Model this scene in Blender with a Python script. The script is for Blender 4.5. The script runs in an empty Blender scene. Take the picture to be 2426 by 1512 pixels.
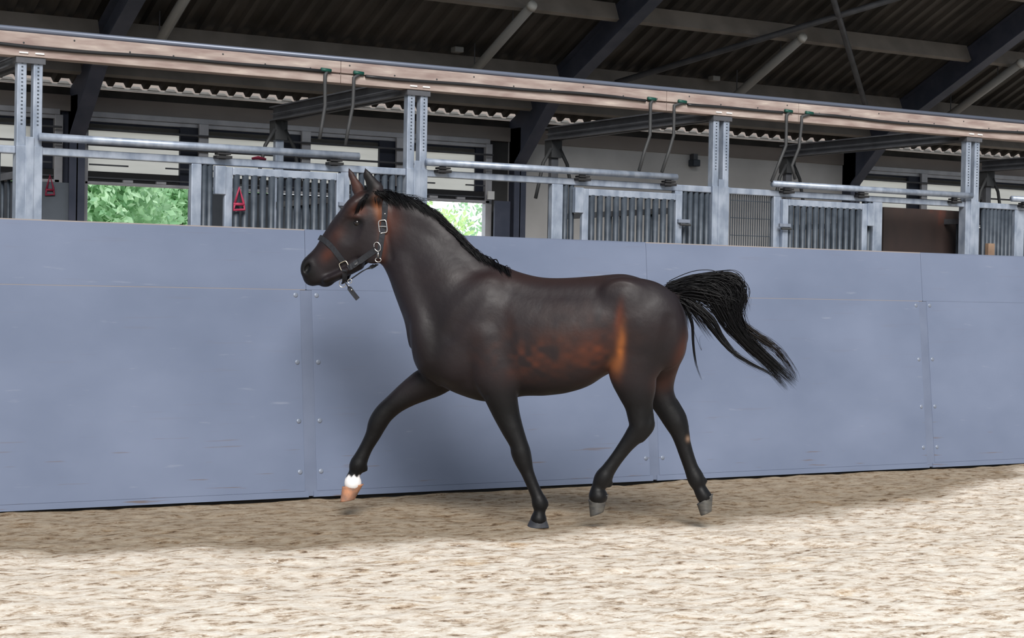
import bpy, bmesh, math, random
import numpy as np
from mathutils import Vector, Matrix
random.seed(7); np.random.seed(7)
S = bpy.context.scene
COL = S.collection
R = math.radians

# ------------------------------------------------------------------ camera
# world: X runs along the arena wall (to the right = away), Y goes through it, Z up
F_PX, CX, CY = 4160.0, 1213.0, 756.0
yaw, pitch, roll = R(30.81), R(-0.785), R(1.026)
fw = np.array([math.sin(yaw)*math.cos(pitch), math.cos(yaw)*math.cos(pitch), math.sin(pitch)])
rt0 = np.array([math.cos(yaw), -math.sin(yaw), 0.0]); up0 = np.cross(rt0, fw)
rt = rt0*math.cos(roll)+up0*math.sin(roll); up = -rt0*math.sin(roll)+up0*math.cos(roll)
CAM = np.array([-6.960, -11.625, 1.5])
cd = bpy.data.cameras.new('camera'); cam = bpy.data.objects.new('camera', cd); COL.objects.link(cam)
cd.sensor_fit = 'HORIZONTAL'; cd.sensor_width = 36.0; cd.lens = F_PX/2426*36.0; cd.clip_end = 300
M = Matrix(((rt[0], up[0], -fw[0], CAM[0]), (rt[1], up[1], -fw[1], CAM[1]), (rt[2], up[2], -fw[2], CAM[2]), (0, 0, 0, 1)))
cam.matrix_world = M
S.camera = cam
cd.dof.use_dof = False

# ------------------------------------------------------------------ light
world = bpy.data.worlds.new('world'); S.world = world; world.use_nodes = True
wn = world.node_tree; wn.nodes.clear()
wo = wn.nodes.new('ShaderNodeOutputWorld'); bg = wn.nodes.new('ShaderNodeBackground')
tc = wn.nodes.new('ShaderNodeTexCoord'); sp = wn.nodes.new('ShaderNodeSeparateXYZ')
cr = wn.nodes.new('ShaderNodeValToRGB')
cr.color_ramp.elements[0].position = 0.0; cr.color_ramp.elements[0].color = (0.30, 0.32, 0.30, 1)
cr.color_ramp.elements[1].position = 0.06; cr.color_ramp.elements[1].color = (0.86, 0.93, 1.0, 1)
e = cr.color_ramp.elements.new(1.0); e.color = (0.72, 0.85, 1.0, 1)
mrw = wn.nodes.new('ShaderNodeMapRange'); mrw.interpolation_type = 'SMOOTHSTEP'      # the hazy sky is brighter beyond the stable (+Y)
mrw.inputs[1].default_value = -.1; mrw.inputs[2].default_value = .7; mrw.inputs[3].default_value = .48; mrw.inputs[4].default_value = 2.1
wn.links.new(sp.outputs['Y'], mrw.inputs[0]); wn.links.new(mrw.outputs[0], bg.inputs[1])
wn.links.new(tc.outputs['Generated'], sp.inputs[0]); wn.links.new(sp.outputs['Z'], cr.inputs[0])
wn.links.new(cr.outputs[0], bg.inputs[0]); wn.links.new(bg.outputs[0], wo.inputs[0])
bg.inputs[1].default_value = 1.0
sun = bpy.data.lights.new('sun', 'SUN'); sun.energy = 3.95; sun.angle = R(28); sun.color = (1.0, 0.97, 0.93)
so = bpy.data.objects.new('sun', sun); COL.objects.link(so)
so.rotation_euler = Vector((0.46, 1.0, -0.80)).to_track_quat('-Z', 'Y').to_euler()
S.view_settings.view_transform = 'Standard'; S.view_settings.look = 'None'
S.view_settings.exposure = 0.15; S.view_settings.gamma = 1.0; S.view_settings.use_curve_mapping = False

# ------------------------------------------------------------------ measuring helpers
def ray(x, y): return fw + rt*(x-CX)/F_PX - up*(y-CY)/F_PX
def at(x, y, Y=None, Z=None, X=None):
    d = ray(x, y)
    if Y is not None: t = (Y-CAM[1])/d[1]
    elif Z is not None: t = (Z-CAM[2])/d[2]
    else: t = (X-CAM[0])/d[0]
    return CAM+d*t
def XY(x, y, Y):
    p = at(x, y, Y=Y); return p[0], p[2]
def proj(P):
    v = np.asarray(P)-CAM; z = v@fw
    return CX+F_PX*(v@rt)/z, CY-F_PX*(v@up)/z

# ------------------------------------------------------------------ materials
def mat(name, color=(.5, .5, .5), rough=.6, metal=0.0, spec=.5):
    m = bpy.data.materials.new(name); m.use_nodes = True
    b = m.node_tree.nodes['Principled BSDF']
    b.inputs['Base Color'].default_value = (*color, 1); b.inputs['Roughness'].default_value = rough
    b.inputs['Metallic'].default_value = metal; b.inputs['Specular IOR Level'].default_value = spec
    return m
def nd(m, t, **kw):
    n = m.node_tree.nodes.new(t)
    for k, v in kw.items(): setattr(n, k, v)
    return n
def ln(m, a, b): m.node_tree.links.new(a, b)
def mottled(name, c1, c2, scale=8, rough=.6, metal=0., stretch=(1, 1, 1), bump=0., c3=None, detail=5, lo=.35, hi=.65, spec=.5):
    m = mat(name, c1, rough, metal, spec); b = m.node_tree.nodes['Principled BSDF']
    tc = nd(m, 'ShaderNodeTexCoord'); mp = nd(m, 'ShaderNodeMapping'); mp.inputs['Scale'].default_value = stretch
    ns = nd(m, 'ShaderNodeTexNoise'); ns.inputs['Scale'].default_value = scale; ns.inputs['Detail'].default_value = detail
    cr = nd(m, 'ShaderNodeValToRGB'); cr.color_ramp.elements[0].position = lo; cr.color_ramp.elements[1].position = hi
    cr.color_ramp.elements[0].color = (*c1, 1); cr.color_ramp.elements[1].color = (*c2, 1)
    if c3: e = cr.color_ramp.elements.new(min(.98, hi+.12)); e.color = (*c3, 1)
    ln(m, tc.outputs['Object'], mp.inputs[0]); ln(m, mp.outputs[0], ns.inputs[0]); ln(m, ns.outputs[0], cr.inputs[0])
    ln(m, cr.outputs[0], b.inputs['Base Color'])
    if bump:
        bp = nd(m, 'ShaderNodeBump'); bp.inputs['Strength'].default_value = bump; bp.inputs['Distance'].default_value = .01
        ln(m, ns.outputs[0], bp.inputs['Height']); ln(m, bp.outputs[0], b.inputs['Normal'])
    return m

M_galv = mottled('galvanised_steel', (.23, .275, .355), (.38, .43, .52), 14, .42, .35, (1, 1, .5))
M_slat = mottled('dull_tube', (.030, .040, .055), (.060, .075, .096), 9, .5, .2)
M_beam = mottled('pink_painted_timber', (.25, .185, .168), (.38, .315, .285), 5, .75, 0, (.8, 3, 5), .25, c3=(.50, .43, .38))
M_pipe = mat('blue_grey_pipe', (.12, .14, .19), .35, .2)
M_cable = mat('black_cable', (.012, .013, .016), .5)
M_green = mat('green_fitting', (.0, .06, .045), .5)
M_hose = mat('dark_hose', (.035, .037, .04), .6)
M_tie = mottled('dark_grey_steel', (.07, .073, .084), (.105, .11, .125), 6, .6, .2)
M_frame = mottled('dark_blue_steel', (.06, .072, .11), (.09, .10, .145), 4, .6, .2)
M_purlin = mottled('grey_brown_purlin', (.19, .172, .158), (.26, .235, .215), 3, .8)
M_roof = mottled('dark_roof_sheet', (.036, .033, .031), (.075, .068, .063), 3, .7, 0, (1, .3, 1))
M_tube = mat('grey_lamp_cover', (.30, .30, .295), .5)
M_tubeend = mat('pale_lamp_cap', (.55, .55, .53), .5)
M_concrete = mottled('pale_concrete', (.50, .49, .485), (.62, .61, .605), 1.6, .85, 0)
M_dirt = mottled('dark_block', (.04, .04, .042), (.07, .07, .07), 2, .9)
M_header = mottled('brown_header', (.24, .205, .19), (.34, .30, .275), 2, .8, 0, (.4, 1, 1))
M_winframe = mottled('aluminium_frame', (.40, .40, .43), (.52, .52, .55), 5, .45, .2)
M_dark = mat('black_rubber', (.012, .012, .014), .6)
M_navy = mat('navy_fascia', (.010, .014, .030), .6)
M_white = mat('white_plastic', (.8, .8, .8), .5)
M_red = mat('red_webbing', (.30, .02, .06), .6)
M_brownboard = mottled('dark_brown_board', (.018, .012, .011), (.034, .019, .016), 3, .7, 0, (1, 1, .4), c3=(.10, .025, .014), hi=.6)
M_bark = mottled('bark', (.05, .04, .03), (.10, .08, .06), 8, .9)
M_screw = mottled('worn_bolt', (.18, .21, .27), (.24, .27, .34), 20, .45, .3)
M_wood = mottled('tan_wood', (.20, .13, .09), (.27, .18, .12), 9, .7)

# translucent cream sash panel
M_cream = bpy.data.materials.new('cream_translucent'); M_cream.use_nodes = True
b = M_cream.node_tree.nodes['Principled BSDF']; b.inputs['Base Color'].default_value = (.62, .59, .54, 1); b.inputs['Roughness'].default_value = .5
tr = nd(M_cream, 'ShaderNodeBsdfTranslucent'); tr.inputs[0].default_value = (.60, .575, .54, 1)
mx = nd(M_cream, 'ShaderNodeMixShader'); mx.inputs[0].default_value = .9
ns = nd(M_cream, 'ShaderNodeTexNoise'); ns.inputs['Scale'].default_value = 3
mp = nd(M_cream, 'ShaderNodeMapping'); mp.inputs['Scale'].default_value = (.6, 1, 6); tcn = nd(M_cream, 'ShaderNodeTexCoord')
crn = nd(M_cream, 'ShaderNodeValToRGB'); crn.color_ramp.elements[0].color = (.66, .635, .60, 1); crn.color_ramp.elements[1].color = (.80, .775, .74, 1)
ln(M_cream, tcn.outputs['Object'], mp.inputs[0]); ln(M_cream, mp.outputs[0], ns.inputs[0]); ln(M_cream, ns.outputs[0], crn.inputs[0]); ln(M_cream, crn.outputs[0], tr.inputs[0])
ln(M_cream, b.outputs[0], mx.inputs[1]); ln(M_cream, tr.outputs[0], mx.inputs[2])
ln(M_cream, mx.outputs[0], M_cream.node_tree.nodes['Material Output'].inputs[0])

# leaves
def leafmat(name, c1, c2):
    m = mottled(name, c1, c2, 2.5, .6); b = m.node_tree.nodes['Principled BSDF']
    tr = nd(m, 'ShaderNodeBsdfTranslucent'); tr.inputs[0].default_value = (c2[0]*1.2, c2[1]*1.3, c2[2], 1)
    mx = nd(m, 'ShaderNodeMixShader'); mx.inputs[0].default_value = .35
    ln(m, b.outputs[0], mx.inputs[1]); ln(m, tr.outputs[0], mx.inputs[2]); ln(m, mx.outputs[0], m.node_tree.nodes['Material Output'].inputs[0])
    return m
M_leafA = leafmat('leaf_fresh_green', (.17, .36, .21), (.50, .70, .50))
M_leafB = leafmat('leaf_yellow_green', (.34, .52, .22), (.66, .82, .46))
M_grass = mottled('yard_ground', (.38, .37, .32), (.52, .50, .45), 1.2, .9)

# arena board paint: grey-blue film-faced plywood with scuffs and scrape lines
def board_mat():
    m = mat('grey_blue_board', (.24, .28, .40), .42); b = m.node_tree.nodes['Principled BSDF']
    b.inputs['Specular IOR Level'].default_value = .35
    tc = nd(m, 'ShaderNodeTexCoord')
    n1 = nd(m, 'ShaderNodeTexNoise'); n1.inputs['Scale'].default_value = .9; n1.inputs['Detail'].default_value = 6
    m1 = nd(m, 'ShaderNodeMapping'); m1.inputs['Scale'].default_value = (1, 1, 1.6)
    r1 = nd(m, 'ShaderNodeValToRGB'); r1.color_ramp.elements[0].position = .3; r1.color_ramp.elements[1].position = .75
    r1.color_ramp.elements[0].color = (.126, .156, .232, 1); r1.color_ramp.elements[1].color = (.172, .206, .296, 1)
    ln(m, tc.outputs['Object'], m1.inputs[0]); ln(m, m1.outputs[0], n1.inputs[0]); ln(m, n1.outputs[0], r1.inputs[0])
    # long horizontal scrapes
    m2 = nd(m, 'ShaderNodeMapping'); m2.inputs['Scale'].default_value = (1.1, 1, 26)
    n2 = nd(m, 'ShaderNodeTexNoise'); n2.inputs['Scale'].default_value = 1.7; n2.inputs['Detail'].default_value = 3
    r2 = nd(m, 'ShaderNodeValToRGB'); r2.color_ramp.elements[0].position = .645; r2.color_ramp.elements[1].position = .70
    ln(m, tc.outputs['Object'], m2.inputs[0]); ln(m, m2.outputs[0], n2.inputs[0]); ln(m, n2.outputs[0], r2.inputs[0])
    sx = nd(m, 'ShaderNodeSeparateXYZ'); ln(m, tc.outputs['Object'], sx.inputs[0])
    low = nd(m, 'ShaderNodeMapRange'); low.inputs[1].default_value = .05; low.inputs[2].default_value = .6; low.inputs[3].default_value = .75; low.inputs[4].default_value = .08
    ln(m, sx.outputs['Z'], low.inputs[0])
    mu = nd(m, 'ShaderNodeMath', operation='MULTIPLY'); ln(m, r2.outputs[0], mu.inputs[0]); ln(m, low.outputs[0], mu.inputs[1])
    mixc = nd(m, 'ShaderNodeMixRGB'); mixc.inputs[2].default_value = (.13, .09, .07, 1)
    ln(m, mu.outputs[0], mixc.inputs[0]); ln(m, r1.outputs[0], mixc.inputs[1])
    # pale scuffs
    m3 = nd(m, 'ShaderNodeMapping'); m3.inputs['Scale'].default_value = (1.6, 1, 13); m3.inputs['Location'].default_value = (5, 0, 2)
    n3 = nd(m, 'ShaderNodeTexNoise'); n3.inputs['Scale'].default_value = 2.3; n3.inputs['Detail'].default_value = 4
    r3 = nd(m, 'ShaderNodeValToRGB'); r3.color_ramp.elements[0].position = .68; r3.color_ramp.elements[1].position = .80
    r3.color_ramp.elements[1].color = (.5, .5, .5, 1)
    ln(m, tc.outputs['Object'], m3.inputs[0]); ln(m, m3.outputs[0], n3.inputs[0]); ln(m, n3.outputs[0], r3.inputs[0])
    mix2 = nd(m, 'ShaderNodeMixRGB'); mix2.inputs[2].default_value = (.27, .30, .37, 1)
    ln(m, r3.outputs[0], mix2.inputs[0]); ln(m, mixc.outputs[0], mix2.inputs[1])
    ln(m, mix2.outputs[0], b.inputs['Base Color'])
    return m
M_board = board_mat()
M_boardedge = mat('board_edge_wood', (.27, .24, .23), .8)
M_joint = mottled('joint_strip_paint', (.120, .146, .215), (.145, .174, .25), 3, .45)

def sand_mat():
    m = mat('sand_footing', (.6, .5, .38), .95, spec=.15); b = m.node_tree.nodes['Principled BSDF']
    tc = nd(m, 'ShaderNodeTexCoord'); g = nd(m, 'ShaderNodeNewGeometry'); sx = nd(m, 'ShaderNodeSeparateXYZ')
    ln(m, g.outputs['Position'], sx.inputs[0])
    mpx = nd(m, 'ShaderNodeMapping'); mpx.inputs['Scale'].default_value = (.62, 1, 1); ln(m, tc.outputs['Object'], mpx.inputs[0])
    n1 = nd(m, 'ShaderNodeTexNoise'); n1.inputs['Scale'].default_value = 13; n1.inputs['Detail'].default_value = 8; n1.inputs['Roughness'].default_value = .72
    ln(m, mpx.outputs[0], n1.inputs[0])
    r1 = nd(m, 'ShaderNodeValToRGB')
    E = r1.color_ramp.elements; E[0].position = .34; E[0].color = (.16, .10, .06, 1); E[1].position = .66; E[1].color = (.88, .81, .71, 1)
    x = E.new(.43); x.color = (.53, .41, .30, 1); x = E.new(.50); x.color = (.75, .65, .54, 1)
    ln(m, n1.outputs[0], r1.inputs[0])
    # warm brown clods, larger blotches
    n2 = nd(m, 'ShaderNodeTexNoise'); n2.inputs['Scale'].default_value = 2.2; n2.inputs['Detail'].default_value = 7; n2.inputs['Roughness'].default_value = .65
    ln(m, tc.outputs['Object'], n2.inputs[0])
    r2 = nd(m, 'ShaderNodeValToRGB'); r2.color_ramp.elements[0].position = .58; r2.color_ramp.elements[1].position = .70; r2.color_ramp.elements[1].color = (.7, .7, .7, 1)
    ln(m, n2.outputs[0], r2.inputs[0])
    mxa = nd(m, 'ShaderNodeMixRGB', blend_type='MULTIPLY'); mxa.inputs[2].default_value = (.78, .62, .42, 1)
    ln(m, r2.outputs[0], mxa.inputs[0]); ln(m, r1.outputs[0], mxa.inputs[1])
    # pale chips
    v = nd(m, 'ShaderNodeTexNoise'); v.inputs['Scale'].default_value = 34; v.inputs['Detail'].default_value = 2; ln(m, tc.outputs['Object'], v.inputs[0])
    r4 = nd(m, 'ShaderNodeValToRGB'); r4.color_ramp.elements[0].position = .60; r4.color_ramp.elements[1].position = .68; r4.color_ramp.elements[1].color = (.75, .75, .75, 1)
    ln(m, v.outputs[0], r4.inputs[0])
    mxc = nd(m, 'ShaderNodeMixRGB'); mxc.inputs[2].default_value = (.95, .88, .78, 1); ln(m, r4.outputs[0], mxc.inputs[0]); ln(m, mxa.outputs[0], mxc.inputs[1])
    # darker band of sand along the boards (Y > about -1.3)
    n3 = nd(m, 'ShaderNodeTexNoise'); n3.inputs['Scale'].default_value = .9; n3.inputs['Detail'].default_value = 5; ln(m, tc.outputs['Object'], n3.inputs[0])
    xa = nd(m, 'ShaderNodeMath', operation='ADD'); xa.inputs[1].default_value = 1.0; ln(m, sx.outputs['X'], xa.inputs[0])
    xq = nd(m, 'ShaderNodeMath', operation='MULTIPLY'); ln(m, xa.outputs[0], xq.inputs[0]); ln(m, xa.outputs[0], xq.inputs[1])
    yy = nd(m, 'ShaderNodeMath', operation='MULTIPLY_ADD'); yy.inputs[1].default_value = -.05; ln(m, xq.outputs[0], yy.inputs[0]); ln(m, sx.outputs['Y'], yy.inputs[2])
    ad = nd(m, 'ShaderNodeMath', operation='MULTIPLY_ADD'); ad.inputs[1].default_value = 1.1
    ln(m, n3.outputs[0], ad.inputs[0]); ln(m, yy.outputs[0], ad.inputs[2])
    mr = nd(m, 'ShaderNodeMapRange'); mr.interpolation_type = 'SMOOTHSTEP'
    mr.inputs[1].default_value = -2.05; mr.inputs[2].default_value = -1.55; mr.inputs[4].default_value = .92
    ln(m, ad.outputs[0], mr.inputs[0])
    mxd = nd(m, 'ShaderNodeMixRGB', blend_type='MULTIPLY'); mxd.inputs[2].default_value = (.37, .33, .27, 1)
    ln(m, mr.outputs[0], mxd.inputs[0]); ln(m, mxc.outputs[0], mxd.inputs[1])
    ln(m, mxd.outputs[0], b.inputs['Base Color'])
    bp = nd(m, 'ShaderNodeBump'); bp.inputs['Strength'].default_value = .7; bp.inputs['Distance'].default_value = .02
    ln(m, n1.outputs[0], bp.inputs['Height']); ln(m, bp.outputs[0], b.inputs['Normal'])
    return m
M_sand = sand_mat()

# ------------------------------------------------------------------ mesh helpers
class MB:
    def __init__(s): s.v = []; s.f = []
    def add(s, vs, fs):
        o = len(s.v); s.v += [tuple(map(float, p)) for p in vs]; s.f += [tuple(o+i for i in f) for f in fs]; return s
    def box(s, x0, x1, y0, y1, z0, z1):
        return s.add([(x0, y0, z0), (x1, y0, z0), (x1, y1, z0), (x0, y1, z0), (x0, y0, z1), (x1, y0, z1), (x1, y1, z1), (x0, y1, z1)],
                     [(0, 3, 2, 1), (4, 5, 6, 7), (0, 1, 5, 4), (1, 2, 6, 5), (2, 3, 7, 6), (3, 0, 4, 7)])
    def prism(s, poly, axis, a, b):
        """poly: 2D points; axis 'X' -> poly is (y,z), 'Y' -> (x,z), 'Z' -> (x,y)"""
        n = len(poly)
        def mk(p, c): return {'X': (c, p[0], p[1]), 'Y': (p[0], c, p[1]), 'Z': (p[0], p[1], c)}[axis]
        return s.add([mk(p, a) for p in poly]+[mk(p, b) for p in poly],
                     [tuple(range(n))[::-1], tuple(range(n, 2*n))]+[(i, (i+1) % n, n+(i+1) % n, n+i) for i in range(n)])
    def bar(s, A, B, w, h, upv=(0, 0, 1)):
        A = Vector(A); B = Vector(B); d = (B-A).normalized(); sd = d.cross(Vector(upv)).normalized(); u = sd.cross(d)
        vs = []
        for P in (A, B):
            for i, j in ((-1, -1), (1, -1), (1, 1), (-1, 1)): vs.append(P+sd*i*w/2+u*j*h/2)
        return s.add(vs, [(0, 1, 2, 3), (7, 6, 5, 4), (0, 4, 5, 1), (1, 5, 6, 2), (2, 6, 7, 3), (3, 7, 4, 0)])
    def tube(s, pts, r, n=10, cap=True):
        pts = [Vector(p) for p in pts]; rs = r if isinstance(r, (list, tuple)) else [r]*len(pts)
        vs = []; prev = None
        for i, p in enumerate(pts):
            d = (pts[min(i+1, len(pts)-1)]-pts[max(i-1, 0)]).normalized()
            if prev is None:
                a = Vector((0, 0, 1)) if abs(d.z) < .9 else Vector((1, 0, 0)); u = d.cross(a).normalized()
            else: u = (prev-d*prev.dot(d)).normalized()
            w = d.cross(u); prev = u
            for k in range(n):
                t = 2*math.pi*k/n; vs.append(p+(u*math.cos(t)+w*math.sin(t))*rs[i])
        fs = [(i*n+k, i*n+(k+1) % n, (i+1)*n+(k+1) % n, (i+1)*n+k) for i in range(len(pts)-1) for k in range(n)]
        if cap: fs += [tuple(range(n))[::-1], tuple((len(pts)-1)*n+k for k in range(n))]
        return s.add(vs, fs)
    def dome(s, c, nrm, r, h, n=12):
        c = Vector(c); nrm = Vector(nrm).normalized(); a = Vector((1, 0, 0)) if abs(nrm.x) < .9 else Vector((0, 0, 1))
        u = nrm.cross(a).normalized(); w = nrm.cross(u); vs = []
        for rr, hh in ((1, 0), (.92, .5), (.6, .9)):
            for k in range(n):
                t = 2*math.pi*k/n; vs.append(c+(u*math.cos(t)+w*math.sin(t))*r*rr+nrm*h*hh)
        vs.append(c+nrm*h)
        fs = [(i*n+k, i*n+(k+1) % n, (i+1)*n+(k+1) % n, (i+1)*n+k) for i in range(2) for k in range(n)]
        fs += [(2*n+k, 2*n+(k+1) % n, 3*n) for k in range(n)]
        return s.add(vs, fs)
    def build(s, name, m, parent=None, bevel=0, smooth=False, kind=None):
        me = bpy.data.meshes.new(name); me.from_pydata(s.v, [], s.f); me.materials.append(m)
        bm = bmesh.new(); bm.from_mesh(me); bmesh.ops.recalc_face_normals(bm, faces=bm.faces[:]); bm.to_mesh(me); bm.free()
        if smooth:
            for p in me.polygons: p.use_smooth = True
        o = bpy.data.objects.new(name, me); COL.objects.link(o)
        if parent:
            o.parent = parent; o.matrix_parent_inverse = Matrix.Translation(-parent.location)
        if bevel:
            bv = o.modifiers.new('bevel', 'BEVEL'); bv.width = bevel; bv.segments = 2; bv.limit_method = 'ANGLE'
        if kind: o['kind'] = kind
        return o
def tag(o, label, cat, group=None):
    o['label'] = label; o['category'] = cat
    if group: o['group'] = group
    return o
def empty(name, loc, label=None, cat=None, group=None, kind=None):
    o = bpy.data.objects.new(name, None); COL.objects.link(o); o.location = loc; o.empty_display_size = .1
    if label: tag(o, label, cat, group)
    if kind: o['kind'] = kind
    return o

# ------------------------------------------------------------------ sand floor
def vnoise(x, y, s, seed):
    rs = np.random.RandomState(seed); T = rs.rand(256, 256)
    X = x/s; Y = y/s; xi = np.floor(X).astype(int); yi = np.floor(Y).astype(int); fx = X-xi; fy = Y-yi
    fx = fx*fx*(3-2*fx); fy = fy*fy*(3-2*fy)
    g = lambda a, b: T[a % 256, b % 256]
    return (g(xi, yi)*(1-fx)+g(xi+1, yi)*fx)*(1-fy)+(g(xi, yi+1)*(1-fx)+g(xi+1, yi+1)*fx)*fy-.5
def axis(a, b, lo, hi, fine, coarse):
    L = []; x = a
    while x < b:
        L.append(x); x += fine if lo <= x < hi else coarse
    L.append(b); return np.array(L)
gx = axis(-14, 14, -7.5, 7, .035, .4); gy = axis(-14, 9, -6.5, .3, .035, .4)
GX, GY = np.meshgrid(gx, gy, indexing='ij')
GZ = .020*vnoise(GX, GY, .55, 1)+.016*vnoise(GX, GY, .21, 2)+.013*vnoise(GX, GY, .09, 3)-.010
GZ = np.where(GY > .3, -.02, GZ)
nx, ny = GX.shape
idx = np.arange(nx*ny).reshape(nx, ny)
Fq = np.stack([idx[:-1, :-1], idx[1:, :-1], idx[1:, 1:], idx[:-1, 1:]], -1).reshape(-1, 4)
def np_mesh(name, V, Fc, m, smooth=True):
    me = bpy.data.meshes.new(name); me.vertices.add(len(V)); me.vertices.foreach_set('co', np.asarray(V, np.float32).ravel())
    k = Fc.shape[1]; me.loops.add(len(Fc)*k); me.loops.foreach_set('vertex_index', Fc.astype(np.int32).ravel())
    me.polygons.add(len(Fc)); me.polygons.foreach_set('loop_start', np.arange(len(Fc), dtype=np.int32)*k)
    me.polygons.foreach_set('use_smooth', np.full(len(Fc), smooth)); me.materials.append(m); me.update(calc_edges=True); me.validate()
    return me
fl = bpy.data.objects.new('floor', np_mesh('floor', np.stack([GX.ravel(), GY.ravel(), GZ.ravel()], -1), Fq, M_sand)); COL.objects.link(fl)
fl['kind'] = 'structure'

# ------------------------------------------------------------------ arena wall: leaning kick boards
K = .2/1.95                         # lean
def lean_box(mb, x0, x1, z0, z1, t0, t1):
    """box on the leaning plane; t = distance out of the plane towards the arena"""
    ny_, nz_ = -1/math.hypot(1, K), K/math.hypot(1, K)
    vs = []
    for x in (x0, x1):
        for z, t in ((z0, t0), (z0, t1), (z1, t1), (z1, t0)):
            vs.append((x, K*z+ny_*t, z+nz_*t))
    return mb.add(vs, [(0, 1, 2, 3), (7, 6, 5, 4), (0, 4, 5, 1), (1, 5, 6, 2), (2, 6, 7, 3), (3, 7, 4, 0)])
wall = empty('wall_arena', (0, 0, 0), kind='structure')
SEAM = [-7.78+3.045*i for i in range(8)]
for i in range(7):
    a, b_ = SEAM[i], SEAM[i+1]
    lean_box(MB(), a+.047, b_-.047, .055, 1.509, -.03, 0).build('lower_panel', M_board, wall, bevel=.002)
    lean_box(MB(), a+.0015, b_-.0015, 1.513, 1.945, -.03, 0).build('upper_board', M_board, wall)
    lean_box(MB(), a+.02, b_-.02, .012, .0545, -.03, .001).build('bottom_rail', M_board, wall)
    lean_box(MB(), a+.006, b_-.006, 1.509, 1.513, -.028, -.001).build('seam_strip', M_boardedge if i not in (2, 4) else M_joint, wall)
    lean_box(MB(), a, b_, 1.945, 1.953, -.032, -.001).build('top_edge', M_boardedge if i % 2 else M_joint, wall)
for i in range(8):
    s_ = SEAM[i]
    lean_box(MB(), s_-.05, s_+.05, .02, 1.508, -.05, -.004).build('joint_strip', M_joint, wall)
    for dx in (-.083, .083):
        for z in (.195, .56, .985, 1.472):
            y = K*z
            MB().dome((s_+dx, y, z), (0, -1, K), .019, .006).build('bolt', M_screw, wall, smooth=True)
lean_box(MB(), -8, 14, -.2, .02, -.10, -.06).build('base_gap', M_dark, wall)

# ------------------------------------------------------------------ stall fronts behind the boards
YF = .42
POST_X = [-3.66, -.675, 2.255, 5.225, 8.2]
def px_box(mb, xa, xb, ya, yb, Y, d0=-.03, d1=.03):
    """upright/rail box on plane Y given its pixel extent at its own place"""
    xm = (xa+xb)/2; ym = (ya+yb)/2
    X0 = at(xa, ym, Y=Y)[0]; X1 = at(xb, ym, Y=Y)[0]; Z1 = at(xm, ya, Y=Y)[2]; Z0 = at(xm, yb, Y=Y)[2]
    return mb.box(X0, X1, Y+d0, Y+d1, Z0, Z1)
def Xp(x, y, Y=YF): return at(x, y, Y=Y)[0]
ZR0, ZR1 = 2.402, 2.456          # stall top rail
labels_post = ['paired galvanised posts at far left, beside the left edge of the picture',
               'paired galvanised posts rising behind the mane of the horse',
               'paired galvanised posts above the horse croup, beside the barred door',
               'paired galvanised posts at right, beside the dark brown opening',
               'paired galvanised posts beyond the right edge']
for k, x in enumerate(POST_X):
    if k == 4: continue
    p = empty('stall_post', (x, YF, 0), labels_post[k], 'post', 'paired steel posts of the stall fronts')
    for s in (-1, 1):
        u = MB().box(x+s*.055-.032, x+s*.055+.032, YF-.035, YF+.035, 2.40, 3.045); u.build('upright', M_galv, p, bevel=.006)
        u = MB()
        for q in range(17): u.box(x+s*.055-.006, x+s*.055+.006, YF-.037, YF-.034, 2.60+q*.026, 2.610+q*.026)
        u.build('punched_holes', M_slat, p)
    u = MB(); u.box(x-.09, x+.09, YF-.045, YF+.045, -.05, 2.46); u.box(x-.03, x+.03, YF-.052, YF-.045, 1.2, 2.52); u.build('sleeve', M_galv, p, bevel=.006)
    MB().box(x-.10, x+.10, YF-.05, YF+.05, 3.02, 3.06).build('head_plate', M_tie, p)

def slats(mb, x0, x1, n, Y, z0, z1, r=.020):
    for i in range(n):
        x = x0+(x1-x0)*(i+.5)/n; mb.tube([(x, Y, z0), (x, Y, z1)], r, 8)

# top rails (one per stall)
def rail(x0, x1, label):
    o = MB().box(x0, x1, YF-.03, YF+.03, ZR0, ZR1).build('top_rail', M_galv, None, bevel=.008)
    tag(o, label, 'rail', 'square steel rails along the tops of the stall fronts')
rail(-6.4, POST_X[0]-.09, 'short square steel rail entering at the left edge of the picture')
rail(POST_X[0]+.09, POST_X[1]-.09, 'square steel rail over the leftmost barred stall door and green opening')
rail(POST_X[1]+.09, POST_X[2]-.09, 'square steel rail over the barred door behind the horse back')
rail(POST_X[2]+.09, POST_X[3]-.09, 'square steel rail over the right barred door and brown opening')
rail(POST_X[3]+.09, POST_X[4]-.09, 'short square steel rail leaving at the right edge of the picture')

# round door tracks in front of the rails
def track(xa, xb, z, label, hangers):
    t = empty('door_track', ((xa+xb)/2, YF-.08, z), label, 'track', 'round door tracks above the stall doors')
    MB().tube([(xa, YF-.08, z), (xb, YF-.08, z)], .028, 14).build('track_pipe', M_galv, t, smooth=True)
    for h in hangers:
        b = MB(); b.box(h-.06, h+.06, YF-.10, YF-.032, z-.075, z-.055); b.box(h-.05, h+.05, YF-.10, YF-.032, z-.048, z-.034)
        b.box(h-.02, h+.02, YF-.08, YF-.04, z-.08, z-.02); b.build('roller_hanger', M_dark, t)
ZT = 2.522
track(Xp(92, 322, YF-.08), Xp(850, 372, YF-.08), ZT, 'round steel door track left of the horse head, across the cream windows', [Xp(520, 366), Xp(784, 381)])
track(Xp(1010, 382, YF-.08), Xp(1603, 418, YF-.08), ZT-.01, 'round steel door track above the horse back', [Xp(1040, 395), Xp(1370, 418), Xp(1573, 428)])
track(Xp(1830, 434, YF-.08), Xp(2302, 465, YF-.08), ZT-.015, 'round steel door track across the right barred door and brown opening', [Xp(1853, 447), Xp(2030, 455), Xp(2250, 468)])
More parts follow.
